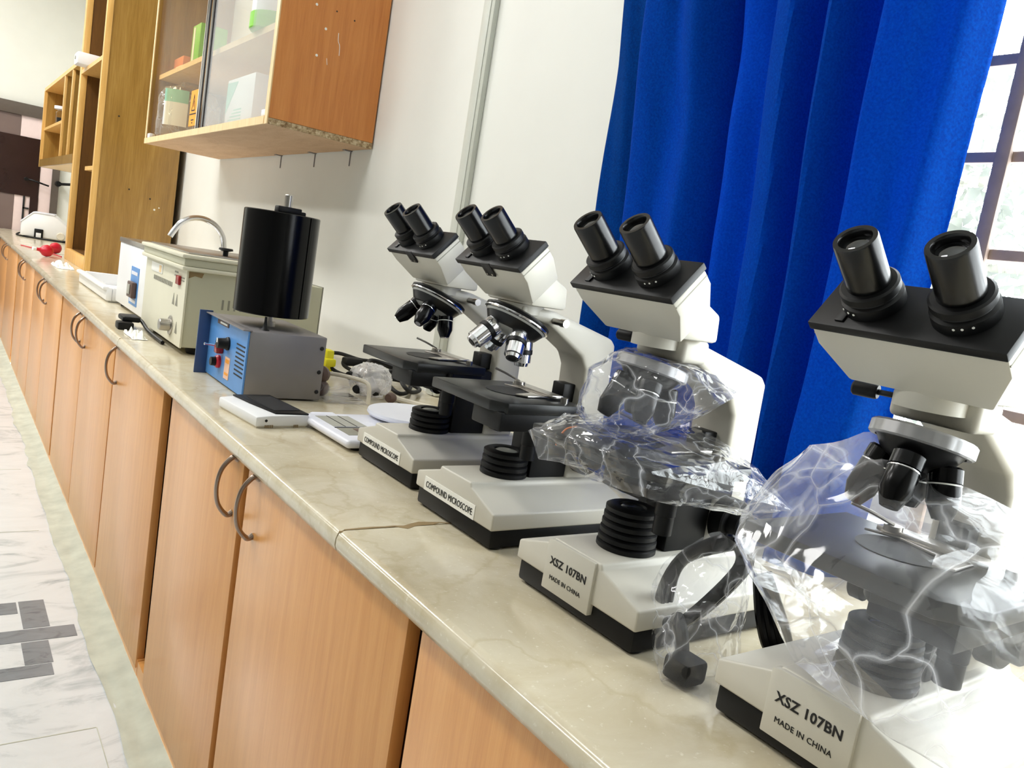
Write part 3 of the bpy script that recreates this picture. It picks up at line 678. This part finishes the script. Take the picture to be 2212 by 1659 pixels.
MB().lathe([(.012, 0), (.006, .006), (.0035, .02), (.003, .033)], (dx - .045, dy - .1, HH), seg=14).build('stop_pin', 'black', ky)
drum = MB().lathe([(.09, 0), (.0925, .002), (.0925, .252), (.09, .254), (.084, .254), (.084, .246), (0, .246)], (dx, dy, HH + .032), seg=64).build('drum', 'blackgloss', ky)
th = -1.05
MB().box(-.0015, .0015, -.004, .004, .002, .252, 0, Matrix.Translation((dx + .0927 * cos(th), dy + .0927 * sin(th), HH + .032)) @ Matrix.Rotation(th, 4, 'Z')).build('seam_strip', 'blackgloss', drum)
MB().box(dx - .03, dx + .03, dy - .05, dy - .02, HH + .286, HH + .302, .003).box(dx - .02, dx + .045, dy - .04, dy + .01, HH + .283, HH + .296, .003).build('paper_clamp', 'black', drum)
MB().lathe([(.0105, 0), (.0105, .03), (.009, .032), (0, .032)], (dx, dy - .03, HH + .3)).build('shaft_end', 'steel', drum)

# ------------------------------------------------------------------ small white meter, kitchen scale
mt = thing('white_meter', 'small white meter with sloping black display beside the drum machine', 'meter', (.07, 1.575, ZT), R(7))
b = MB(); b.prism([(0, 0, .003), (.12, 0, .003), (.12, 0, .027), (.035, 0, .027), (0, 0, .024)], (0, .19, 0), .004); b.build('housing', 'whitepl', mt)
MB().box(.004, .116, .004, .186, 0, .004).build('base_plate', 'beigepl', mt)
MB().prism([(.047, .012, .0268), (.119, .002, .0268), (.119, .188, .0268), (.03, .188, .0268), (.034, .11, .0268)], (0, 0, .0035), .001).build('display_panel', 'black', mt)
MB().box(.052, .112, .03, .165, .0303, .0312).build('display', 'screen', mt)
MB().lathe([(.003, 0), (.003, .001)], (.022, 0, .016), (0, -1, 0), 10).build('jack_hole', 'ink', mt)
b = MB()
for k in range(5): b.box(.02 + k * .004, .022 + k * .004, -.0012, 0, .001, .007)
for k in range(3): b.box(.085 + k * .004, .087 + k * .004, -.0012, 0, .001, .007)
b.build('vent_slots', 'mastic', mt, smooth=False)

sc = thing('kitchen_scale', 'white kitchen scale with round platform and grey display', 'scale', (.192, 1.386, ZT), R(2))
b = MB(); b.box(0, .34, .01, .245, .006, .024, .008, seg=3); b.build('housing', 'whitecool', sc)
MB().box(.03, .09, .25, .268, .008, .022, .006).build('hook_tab', 'whitecool', sc)
MB().box(.022, .1, .12, .215, .0238, .0248).build('display', 'greyscreen', sc)
MB().box(.022, .1, .05, .108, .0238, .0248).build('button_panel', 'inkgrey', sc)
MB().box(.055, .09, .055, .1, .0248, .0253).build('button_label', 'purple', sc)
b = MB(); b.box(.02, .102, .11, .113, .0238, .0252).box(.047, .049, .12, .215, .0246, .0252).box(.074, .076, .12, .215, .0246, .0252); b.build('panel_lines', 'ink', sc)
MB().lathe([(.03, .024), (.085, .027), (.105, .03), (.109, .035), (.107, .041), (0, .041)], (.255, .19, 0), seg=48).build('platform', 'whitecool', sc)
for x in (.03, .31):
    for y in (.03, .22): MB().lathe([(.01, 0), (.01, .007)], (x, y, 0), seg=10).build('foot', 'rubber', sc)

# ------------------------------------------------------------------ cables behind the scale
cc = thing('black_cord_coil', 'coiled black power cord in a heap against the wall', 'cord', (.60, 2.12, ZT))
rn = random.Random(8)
P1 = [(.545, 2.40, .045), (.60, 2.40, .05), (.64, 2.33, .045), (.69, 2.34, .04), (.725, 2.27, .035), (.735, 2.17, .03), (.70, 2.08, .015), (.64, 1.99, .01), (.60, 1.97, .012), (.60, 2.03, .025), (.66, 2.16, .04), (.715, 2.2, .03), (.70, 2.26, .02), (.63, 2.24, .012), (.57, 2.2, .01), (.54, 2.26, .012), (.515, 2.28, .03)]
P2 = [(.60, 2.35, .04), (.57, 2.28, .03), (.59, 2.2, .02), (.66, 2.2, .014), (.72, 2.15, .012), (.71, 2.04, .012), (.63, 1.95, .02), (.615, 1.98, .04), (.68, 2.1, .045), (.735, 2.22, .04), (.68, 2.3, .05), (.63, 2.24, .045), (.59, 2.1, .012)]
b = MB()
b.tube([(x - .6, y - 2.12, z) for x, y, z in P1], .006, 8); b.tube([(x - .6, y - 2.12, z) for x, y, z in P2], .006, 8)
b.build('cord_loops', 'rubber', cc)
MB().box(-.03, .03, .15, .19, .03, .055, .008).build('cord_plug', 'rubber', cc)

def blob(name, center, rad, n=2.6, targets=(), seed=0, crumple=.08, res=20, freq=3., floor=None, mat='film', parent=None, fine=.35):
    """crumpled bag skin: superellipsoid pulled out to the target points, creased with ridged noise"""
    bm = bmesh.new(); bmesh.ops.create_cube(bm, size=2)
    bmesh.ops.subdivide_edges(bm, edges=bm.edges[:], cuts=res, use_grid_fill=True)
    C = Vector(center); T = []
    def base(d): return 1 / (abs(d.x / rad[0]) ** n + abs(d.y / rad[1]) ** n + abs(d.z / rad[2]) ** n) ** (1 / n)
    for t in targets:
        v = Vector(t[:3]) - C; w = t[3] if len(t) > 3 else .35; d = v.normalized(); T.append((d, v.length - base(d), w))
    for v in bm.verts:
        d = v.co.normalized(); r = base(d)
        for td, amt, w in T:
            ang = d.angle(td); r += amt * math.exp(-(ang / w) ** 2)
        p = d * freq + Vector((seed * 3.1, seed, 0))
        rg = 1 - 2 * abs(noise.noise(p)); rg2 = 1 - 2 * abs(noise.noise(p * 2.3 + Vector((5, 1, 2))))
        r *= 1 + crumple * (rg - .5) + crumple * fine * (rg2 - .5)
        v.co = C + d * r
        if floor is not None and v.co.z < floor: v.co.z = floor + .0005 + .002 * abs(noise.noise(v.co * 30))
    b = MB(); b.bm.free(); b.bm = bm
    return b.build(name, mat, parent, ang=24)

pb = thing('plug_bag', 'small clear bag of black plugs lying by the drum machine', 'bag', (0, 0, 0))
blob('bag_film', (.505, 1.96, ZT + .046), (.052, .068, .045), 2.3, (), 3, .12, 12, 2.0, ZT + .001, 'film3', pb)
for x, y, z in ((.472, 1.95, .02), (.51, 1.92, .022), (.49, 2.0, .04), (.462, 1.985, .05)):
    MB().lathe([(0, 0), (.011, .0), (.013, .012), (.009, .022), (0, .022)], (x, y, ZT + z), (-1, -.6, .2), 10).build('plug', 'rubber', pb)
MB().lathe([(0, 0), (.013, .0), (.015, .012), (.01, .024), (0, .024)], (.535, 1.875, ZT + .016), (-1, -.6, .1), 12).build('plug', 'purple', pb, label='brown plug by the bag mouth')
wl_ = tag(MB().tube([(.535, 1.975, ZT + .014), (.565, 1.895, ZT + .009), (.61, 1.80, ZT + .009), (.68, 1.69, ZT + .009)], .008, 8).build('white_lead', 'beigepl'), 'ivory lead running from the plug bag past the scale', 'cable')
cl = thing('clear_plastic_tray', 'cloudy plastic packaging tray standing beside the drum machine', 'tray', (.395, 1.865, ZT))
MB().box(-.06, .055, -.02, .1, 0, .006, .002).box(-.06, .055, .092, .1, .006, .055, .003).box(-.06, -.054, -.02, .092, .006, .045, .002).build('tray_shell', 'film2', cl)
MB().tube([(-.055, .1, .085), (-.03, .09, .062), (.01, .06, .06), (.045, .0, .058), (.052, -.02, .045), (.052, -.026, .004)], .0055, 8).build('white_strap', 'beigepl', cl)
MB().lathe([(0, 0), (.022, .002), (.024, .02), (.016, .032), (0, .033)], (-.045, .06, .06), (-.6, -.6, .1), 14).build('grey_plug', 'purple', cl)
MB().lathe([(0, 0), (.02, .002), (.022, .018), (.014, .028), (0, .03)], (-.045, .05, .026), (-.6, -.6, .1), 14).build('grey_plug', 'purple', cl)
tag(MB().box(.505, .53, 2.27, 2.31, ZT + .0, ZT + .075, .006).box(.5, .535, 2.26, 2.32, ZT + .025, ZT + .05, .006).build('yellow_tag', 'yellow'), 'small yellow plastic piece behind the grey machine', 'tag')

# ------------------------------------------------------------------ microscopes
GM = 'compound microscopes in a row on the worktop'
TH = R(47)
UX, AX = Vector((cos(TH), 0, sin(TH))), Vector((-sin(TH), 0, cos(TH)))   # along the head plate / out of the eyepieces
def microscope(x, y, rz, kind, label, stage_z, turret_rot, lens, sy=0.):
    t = thing('compound_microscope', label, 'microscope', (x, y, ZT), rz, GM)
    en = 'enamel'; old = kind == 'old'
    # foot
    hx = [(0, -.112, .031), (0, -.112, .056), (0, -.046, .0765), (0, -.0435, .0835), (0, .0435, .0835), (0, .046, .0765), (0, .112, .056), (0, .112, .031)]
    hs = MB().prism(hx, (.272, 0, 0), .003, seg=3).build('base_housing', en, t)
    if not old:
        MB().prism([(-.004, -.038, .0175), (-.004, .05, .0175), (-.004, .05, .0795), (-.004, .04, .0822), (-.004, -.038, .0822)], (.012, 0, 0), .0015).build('label_panel', en, hs)
        text('XSZ 107BN', .0135, 'ink', hs, (-.0043, .040, .052), sx=.98, bold=.0003)
        text('MADE IN CHINA', .0078, 'ink', hs, (-.0043, .037, .033), sx=.98)
    else:
        MB().box(-.0012, 0, -.066, .083, .0325, .0545).build('paper_label', 'label', hs)
        text('COMPOUND MICROSCOPE', .0142, 'ink', hs, (-.0016, .077, .0385), sx=.76)
    MB().box(.004, .268, -.108, .108, .0035, .032, .004).build('base_plate', 'black', t)
    for fx in (.022, .245):
        for fy in (-.092, .092): MB().lathe([(.012, 0), (.014, .002), (.014, .012)], (fx, fy, 0), seg=16).build('foot', 'rubber', t)
    # lamp
    rib, h0 = (4, .0102) if old else (6, .0092)
    pr = []
    for k in range(rib):
        z = k * h0; rr = .0375 - .0012 * k * (.4 if old else .7)
        pr += [(rr - .003, z), (rr, z + .002), (rr, z + h0 - .0022), (rr - .003, z + h0 - .0004)]
    top = rib * h0; rt = pr[-1][0] - .001
    pr += [(rt, top), (rt - .004, top + .0015), (rt - .012, top), (rt - .013, top - .003), (0, top - .003)]
    lc = (.086 if old else .076, -.004, .082)
    lm = MB().lathe(pr, lc, seg=40).build('lamp_collector', 'black', t)
    MB().lathe([(rt - .0125, 0), (rt * .45, .0025), (0, .0032)], (lc[0], lc[1], lc[2] + top - .003), seg=32, cap=False).build('lamp_lens', 'greyscreen' if old else 'screen', lm)
    # arm, with a cranked C profile
    aw = .034
    P = [((.05, .337) if old else (.08, .327)), ((.05, .3535) if old else (.08, .3525)), (.115, .348), (.24, .316), (.25, .306), (.258, .08), (.19, .08), (.196, .225), (.194, .262), (.182, .283), (.106, .327)]
    MB().prism([(px, -aw, pz) for px, pz in P], (0, 2 * aw, 0), .006, seg=3).build('arm', en, t)
    # focus block and knobs
    MB().box(.118, .192, -.03, .03, .083, stage_z - .012, .003).build('focus_block', 'black', t)
    MB().box(.172, .196, -.014, .016, stage_z - .01, stage_z + .02, .002).build('stage_bracket', 'black', t)
    for s_ in (-1, 1):
        k = MB().lathe([(.03, 0), (.031, .002), (.031, .02), (.029, .022), (.02, .022), (.02, .036), (.018, .038), (0, .038)], (.215, s_ * aw, .125), (0, s_, 0), 28, wob=lambda i: 1 + .012 * (i % 2)).build('focus_knob', 'black', t)
    # stage and what hangs from it
    sz = stage_z
    stg = MB().prism([(-.008 if old else -.02, -.07 if old else -.08, sz - .016), (.006, -.096 if old else -.11, sz - .016), (.15, -.096 if old else -.11, sz - .016), (.15, .096 if old else .1, sz - .016), (-.008 if old else -.02, .096 if old else .1, sz - .016)], (0, 0, .016), .002).build('stage', 'stage', t)
    MB().lathe([(.039, 0), (.041, .0008), (0, .0009)], (.08, .0, sz), (0, 0, 1), 28, cap=False).build('stage_opening', 'ink', stg)
    MB().box(-.002, .145, -.094, -.02, sz - .042, sz - .0141, .003).build('stage_carriage', 'black', t)
    MB().prism([(.06, -.036, sz + .001), (.074, -.05, sz + .001), (.125, -.045, sz + .001), (.125, .03, sz + .001), (.10, .05, sz + .001), (.112, .02, sz + .001), (.10, -.02, sz + .001)], (0, 0, .0025), .0005).build('slide_clip', 'steel', stg)
    MB().box(.112, .135, -.06, .045, sz + .003, sz + .008, .001).lathe([(.006, 0), (.006, .008), (0, .008)], (.125, -.075, sz), seg=12).lathe([(.009, 0), (.009, .006), (0, .006)], (.115, .03, sz + .006), seg=14).build('slide_holder', 'steel', stg)
    MB().tube([(.115, .03, sz + .012), (.10, .045, sz + .02), (.085, .06, sz + .026)], .002, 6).build('clip_lever', 'steel', stg)
    for o_ in [c for c in t.children if c.name.split('.')[0] in ('stage', 'stage_carriage')]: o_.location.y += sy
    MB().lathe([(.024, -.055), (.028, -.05), (.03, -.03), (.033, -.028), (.033, -.014)], (.09, .0, sz), seg=28).lathe([(.036, -.03), (.037, -.028), (.037, -.022), (.036, -.02)], (.09, 0, sz), seg=28).build('condenser', 'black', t)
    MB().lathe([(.009, 0), (.009, .02), (.015, .022), (.015, .034), (.013, .036), (0, .036)], (.125, .025, sz - .06), (0, 1, 0), 18).build('condenser_knob', 'black', t)
    MB().lathe([(.006, 0), (.006, .03), (.0125, .032), (.0125, .052), (.0115, .053), (.0115, .075), (0, .075)], (.075 if old else .06, -.07, sz - .014), (0, 0, -1), 18).build('stage_knob', 'black', t)
    # revolving nosepiece
    tau = R(23 if old else 13); ax = Vector((-sin(tau), 0, -cos(tau))); nc = Vector((.068, 0, .331 if old else .313))
    rn_ = .053 if old else .041
    np = MB().lathe([(rn_ - .006, -.004), (rn_, -.001), (rn_, .004), (rn_ - .002, .007), (rn_ - .004, .009), (rn_ - .012, .022), (rn_ - .026, .03), (0, .031)], nc, ax, 40).build('nosepiece', 'blackmetal', t)
    if old: MB().lathe([(rn_ + .0006, .0042), (rn_ + .0006, .006), (rn_ - .002, .0072)], nc, ax, 40, cap=False).build('nosepiece_ring', 'chrome', np)
    else: MB().lathe([(rn_ - .004, -.0042), (rn_ + .001, -.004), (rn_ + .003, -.002), (rn_ + .003, .008), (rn_ + .001, .0095), (rn_ - .003, .0096)], nc, ax, 80, cap=False, wob=lambda i: 1 + .012 * (i % 4 < 2)).build('nosepiece_ring', 'alu', np)
    e1 = Vector((cos(tau), 0, -sin(tau))); e2 = ax.cross(e1)
    for k in range(4):
        ph = turret_rot + k * pi / 2; rad = e1 * cos(ph) + e2 * sin(ph); tc = tau if not old else R(25); dr_ = (ax * cos(tc) + rad * sin(tc)).normalized()
        o_ = nc + ax * .02 + rad * .025; ln = (.044, .049, .054, .040)[k] + (.002 if not old else .002)
        if lens == 'chrome':
            ob = MB().lathe([(.0135, 0), (.0152, .003), (.0152, .02), (.0144, .0205), (.0144, .03), (.014, ln - .006), (.0112, ln - .005), (.01, ln), (.006, ln), (0, ln - .002)], o_, dr_, 24).build('objective', 'chrome', t, label='chrome objective lens')
            MB().lathe([(.0150, .0195), (.0158, .0205), (.0158, .0265), (.0150, .0275)], o_, dr_, 24, cap=False).build('grip_ring', 'black', ob)
            MB().lathe([(.0062, 0), (.0062, .0006), (0, .0006)], o_ + dr_ * ln, dr_, 16).build('front_lens', 'ink', ob)
        else:
            ob = MB().lathe([(.012, 0), (.0142, .002), (.0142, .014), (.0132, .0145), (.0138, .017), (.0138, ln - .014), (.008, ln), (.005, ln), (0, ln - .002)], o_, dr_, 24).build('objective', 'blackgloss', t, label='black objective lens')
            MB().lathe([(.0139, .0152), (.0141, .0158), (.0139, .0165)], o_, dr_, 24, cap=False).build('colour_ring', ('label', 'chrome', 'chrome', 'label')[k], ob)
            MB().lathe([(.0052, 0), (.0052, .0006), (0, .0006)], o_ + dr_ * ln, dr_, 16).build('front_lens', 'chrome' if old else 'screen', ob)
    # neck
    if old:
        MB().lathe([(.034, 0), (.036, .002), (.036, .016)], (.07, 0, .337), seg=40).build('neck', en, t)
        cone = MB().lathe([(rn_ - .003, .008), (rn_ - .014, .0228), (rn_ - .026, .0306), (0, .0316)], nc, ax, 40, cap=False).build('turret_cone', 'turret', np)
    else:
        MB().prism([(.072, -.04, .324), (.072, .04, .324), (.118, .04, .324), (.118, -.04, .324)], (0, 0, .0285), .006, seg=3).lathe([(.03, 0), (.03, .016)], (.066, 0, .337), seg=32).build('neck', en, t)
    if not old: MB().lathe([(.003, 0), (.003, .001), (.0018, .0014), (0, .0012)], (.0718, -.018, .34), (-1, 0, 0), 10).build('set_screw', 'steel', t)
    MB().tube([(.09, .038, .341), (.087, .062, .341)], .0028, 8).lathe([(.0065, 0), (.0075, .002), (.0075, .022), (.006, .024), (0, .024)], (.087, .06, .341), (-.2, 1, 0), 16).build('clamp_screw', 'black', t) if not old else \
        MB().lathe([(.005, 0), (.005, .018), (.0062, .019), (.0062, .03), (0, .03)], (.112, -.034, .334), (0, -1, 0), 14).build('clamp_screw', 'steel', t)
    # binocular head
    f0 = Vector((.0 if old else -.006, 0, .398 if old else .391)); hw = .083; pl = .057
    def q(u, yy, tt): return f0 + UX * u + Vector((0, yy, 0)) - AX * tt
    hb = MB()
    hb.prism([q(0, -hw, .0), q(0, -hw, .019), q(0, -.063, .061), q(0, .063, .061), q(0, hw, .019), q(0, hw, .0)], UX * pl, .0025)
    hb.prism([(f0.x + .045, -.06, .353), (f0.x + .045, -.06, .418), (f0.x + .062, -.06, .408), (f0.x + .108, -.06, .386), (f0.x + .111, -.06, .353)], (0, .12, 0), .005)
    hd = hb.build('head_housing', en, t)
    MB().prism([q(.001, -hw - .0002, .006), q(.001, hw + .0002, .006), q(pl - .001, hw + .0002, .006), q(pl - .001, -hw - .0002, .006)], -AX * .0015).build('seam_groove', 'inkgrey', hd)
    MB().prism([q(-.002, -hw - .001, 0), q(-.002, hw + .001, 0), q(pl + .002, hw + .001, 0), q(pl + .002, -hw - .001, 0)], AX * .009, .0015).build('head_plate', 'black', t)
    MB().prism([q(.004, .052, -.009), q(.004, .06, -.009), q(pl - .004, .06, -.009), q(pl - .004, .052, -.009)], AX * .002, .0005).build('plate_ridge', 'black', t)
    if old:
        MB().prism([q(-.0025, -.012, -.0095), q(-.0025, .012, -.0095), q(-.0035, .012, .014), q(-.0035, -.012, .014)], UX * .002, .0006).build('head_latch', 'black', t)
        MB().lathe([(.002, 0), (.002, .001), (0, .0012)], q(-.0035, -.007, .01), -UX, 8).lathe([(.002, 0), (.002, .001), (0, .0012)], q(-.0035, .006, .01), -UX, 8).build('latch_rivets', 'steel', t)
    sp = .0345 if old else .0385
    for s_ in (-1, 1):
        base = q(.033, s_ * sp, -.009)
        MB().lathe([(.0255, 0), (.0255, .010), (.0225, .012), (.0215, .015)], base, AX, 36).build('eyepiece_seat', 'black', t)
        MB().lathe([(.0215, .0125), (.0245, .015), (.0245, .021), (.0225, .0225), (.018, .0225)], base, AX, 40, wob=None if not old else (lambda i: 1 + .008 * (i % 2))).build('diopter_ring', 'black', t)
        el = .065 if old else .069
        ep = MB().lathe([(.0182, .02), (.0182, el - .002), (.0176, el), (.0138, el), (.0128, el - .0015), (.0122, el - .007), (0, el - .007)], base, AX, 36).build('eyepiece', 'eyeblack', t)
        MB().lathe([(.0118, 0), (.008, .002), (0, .0028)], base + AX * (el - .0068), AX, 28, cap=False).build('eye_lens', 'lens' if not old else 'screen', ep)
        b = MB()
        for k in range(3):
            b.lathe([(.0012, 0), (.001, .0004)], base + AX * .007 + (-UX * .0257).lerp(Vector((0, s_ * .0257, 0)), .12 + k * .16).normalized() * .0257, (-UX + Vector((0, s_ * .3 * k, 0))), 6)
        b.build('scale_marks', 'label', t)
    return t

microscope(.200, 1.263, 0, 'old', 'beige microscope with all black objectives, standing beside the kitchen scale', .217, R(42), 'black', .028)
microscope(.178, 0.984, 0, 'old', 'beige microscope with shiny chrome objectives and a paper label on its foot', .215, R(8), 'chrome')
microscope(.160, 0.672, 0, 'new', 'white microscope with its nosepiece wrapped in a tied clear bag', .216, R(35), 'black')
microscope(.166, 0.342, 0, 'new', 'largest, nearest microscope with bare nosepiece, half buried in clear plastic', .205, R(75), 'black')

# ------------------------------------------------------------------ plastic bags
def hull(name, pts, mat, parent, seed=0, cuts=5, amp=.004, freq=26., jitter=0, floor=None):
    """film stretched between the points that hold it up: straight folds, small crumples between them"""
    bm = bmesh.new(); rn = random.Random(seed)
    for p in pts: bm.verts.new((p[0], p[1], ZT + p[2]))
    if jitter:
        c = sum((v.co for v in bm.verts), Vector()) / len(pts); base = [v.co.copy() for v in bm.verts]
        for k in range(jitter):
            a, b_, d = rn.sample(base, 3); w = [rn.random() for _ in range(3)]; q = (a * w[0] + b_ * w[1] + d * w[2]) / sum(w)
            bm.verts.new(c + (q - c) * rn.uniform(1.0, 1.22))
    r = bmesh.ops.convex_hull(bm, input=bm.verts[:])
    bmesh.ops.delete(bm, geom=list({g for g in r['geom_interior'] + r['geom_unused'] if isinstance(g, bmesh.types.BMVert)}), context='VERTS')
    bmesh.ops.triangulate(bm, faces=bm.faces[:])
    bmesh.ops.subdivide_edges(bm, edges=bm.edges[:], cuts=cuts, use_grid_fill=True)
    bmesh.ops.recalc_face_normals(bm, faces=bm.faces[:]); bm.normal_update()
    for v in bm.verts:
        p = v.co * freq + Vector((seed, seed * 2.3, 0)); n = .6 - 2.2 * abs(noise.noise(p)); n2 = .5 - 2 * abs(noise.noise(p * .45))
        v.co += v.normal * (amp * n + amp * 1.6 * n2)
        if floor is not None: v.co.z = max(v.co.z, floor + .001)
    b = MB(); b.bm.free(); b.bm = bm
    return b.build(name, mat, parent, ang=17)
t = thing('nosepiece_bag', 'clear crumpled bag tied around the nosepiece of a microscope', 'bag', (0, 0, 0))
hull('bag_film', [(.2, .751, .26), (.2, .746, .292), (.21, .706, .33), (.2, .636, .33), (.2, .583, .318), (.215, .552, .292), (.2, .609, .258), (.2, .632, .235), (.2, .708, .219), (.2, .739, .233),
     (.145, .69, .30), (.145, .64, .285), (.145, .70, .25), (.155, .66, .318), (.30, .70, .31), (.30, .60, .30), (.28, .68, .25), (.17, .72, .24)], 'film', t, 1, 6, .004, 30., 10)
tag(MB().tube([(.160, .712, ZT + .226), (.148, .716, ZT + .222), (.142, .72, ZT + .21), (.141, .722, ZT + .2)], .0011, 6).build('rubber_band', 'orangecard'), 'orange rubber band hanging from the tied bag', 'rubber band')
t = thing('stage_bag', 'clear plastic bag wrapped tightly over the stage of a microscope', 'bag', (0, 0, 0))
hull('bag_film', [(.135, .772, .205), (.14, .745, .178), (.14, .632, .180), (.14, .562, .186), (.132, .562, .214), (.14, .69, .232), (.135, .63, .226), (.34, .549, .178), (.365, .53, .172), (.34, .59, .215), (.33, .62, .15),
     (.35, .70, .245), (.31, .785, .222), (.3, .76, .18), (.25, .56, .165), (.24, .72, .242), (.26, .57, .222), (.2, .78, .225)], 'film', t, 2, 6, .0035, 30., 6)
t = thing('drape_bag', 'large cloudy plastic bag draped over the stage of the nearest microscope', 'bag', (0, 0, 0))
hull('bag_film', [(.19, .475, .175), (.185, .468, .21), (.22, .462, .245), (.22, .44, .278), (.23, .385, .303), (.18, .37, .255), (.18, .30, .215), (.25, .24, .222), (.3, .28, .235), (.3, .12, .22), (.2, .10, .19), (.125, .10, .15),
     (.118, .223, .102), (.10, .17, .11), (.155, .365, .10), (.165, .38, .112), (.14, .31, .10), (.125, .265, .102), (.108, .31, .19), (.105, .24, .2), (.108, .39, .185), (.36, .45, .2), (.38, .3, .22), (.36, .2, .2), (.34, .4, .1), (.125, .43, .19)],
     'film2', t, 4, 7, .004, 17., 10)
# power cord of the near microscope, coiled in its own bag
t = thing('bagged_power_cord', 'thick black power cord coiled in a clear bag between two microscopes', 'cord', (0, 0, 0))
b = MB()
for k in range(3):
    o_ = .007 * k
    b.tube([(.225 + o_, .520 - o_, ZT + .15), (.205 + o_ * .5, .555, ZT + .115), (.205 + o_, .572, ZT + .06), (.21, .555, ZT + .036), (.222 + o_, .535, ZT + .06), (.24 + o_, .505, ZT + .12), (.238 + o_, .508, ZT + .145)], .0062, 10, closed=True)
b.build('cord_coil', 'blackgloss', t)
b = MB()
b.tube([(.21, .548, ZT + .05), (.2, .53, ZT + .04), (.19, .515, ZT + .022), (.182, .51, ZT + .012)], .008, 10)
b.box(.165, .20, .485, .52, ZT + .003, ZT + .03, .006)
b.build('cord_plug', 'rubber', t)
hull('bag_film', [(.22, .522, .158), (.235, .49, .152), (.2, .582, .062), (.205, .58, .04), (.167, .484, .004), (.152, .507, .004), (.175, .461, .004), (.21, .565, .005), (.165, .5, .06), (.255, .50, .08), (.25, .545, .03), (.19, .555, .11), (.24, .48, .03)], 'film', t, 5, 6, .004, 34., 8, ZT)
t = thing('cord_bundle', 'flat black cord bundle hanging behind the nearest microscope foot', 'cord', (0, 0, 0))
b = MB()
for k in range(4):
    o_ = .006 * k
    b.tube([(.27 + o_, .50, ZT + .115), (.27 + o_, .485 - o_, ZT + .07), (.28 + o_, .47 - o_, ZT + .035), (.32 + o_, .455 - o_, ZT + .012)], .0052, 8)
b.build('cord_strands', 'blackgloss', t)

# ------------------------------------------------------------------ light
def area(name, loc, rot, sx, sy, power, col=(1, 1, 1)):
    l = bpy.data.lights.new(name, 'AREA'); l.shape = 'RECTANGLE'; l.size = sx; l.size_y = sy; l.energy = power; l.color = col
    o = bpy.data.objects.new(name, l); COL.objects.link(o); o.location = loc; o.rotation_euler = rot; return o
for y in (4.9, 7.9):
    area('ceiling_or_fill_lamp', (-1.25, y, 3.66), (0, 0, 0), .5, 1.25, 78, (1, .99, .965))
    area('ceiling_or_fill_lamp', (-3.2, y - 1, 3.66), (0, 0, 0), .5, 1.25, 66, (1, .99, .965))
area('ceiling_or_fill_lamp', (-1.25, 2.2, 3.66), (0, 0, 0), .5, 1.25, 42, (1, .99, .965))  # added fill lamp, put in to brighten the wall behind the worktop
po = area('window_portal', (WX + .21, (W0 + W1) / 2, (WZ0 + WZ1) / 2), (0, R(90), 0), WZ1 - WZ0, W1 - W0, 1)
po.data.cycles.is_portal = True
w = bpy.data.worlds.new('sky'); S.world = w; w.use_nodes = True
bg = w.node_tree.nodes['Background']; bg.inputs[0].default_value = (.93, .97, 1, 1); bg.inputs[1].default_value = 12.5

S.view_settings.view_transform = 'Standard'; S.view_settings.look = 'None'; S.view_settings.gamma = 1; S.view_settings.use_curve_mapping = False
S.view_settings.exposure = 0.03
S.cycles.max_bounces = 10; S.cycles.diffuse_bounces = 5; S.cycles.glossy_bounces = 4; S.cycles.transparent_max_bounces = 24
S.cycles.transmission_bounces = 6; S.cycles.use_denoising = True; S.cycles.caustics_reflective = False; S.cycles.caustics_refractive = False
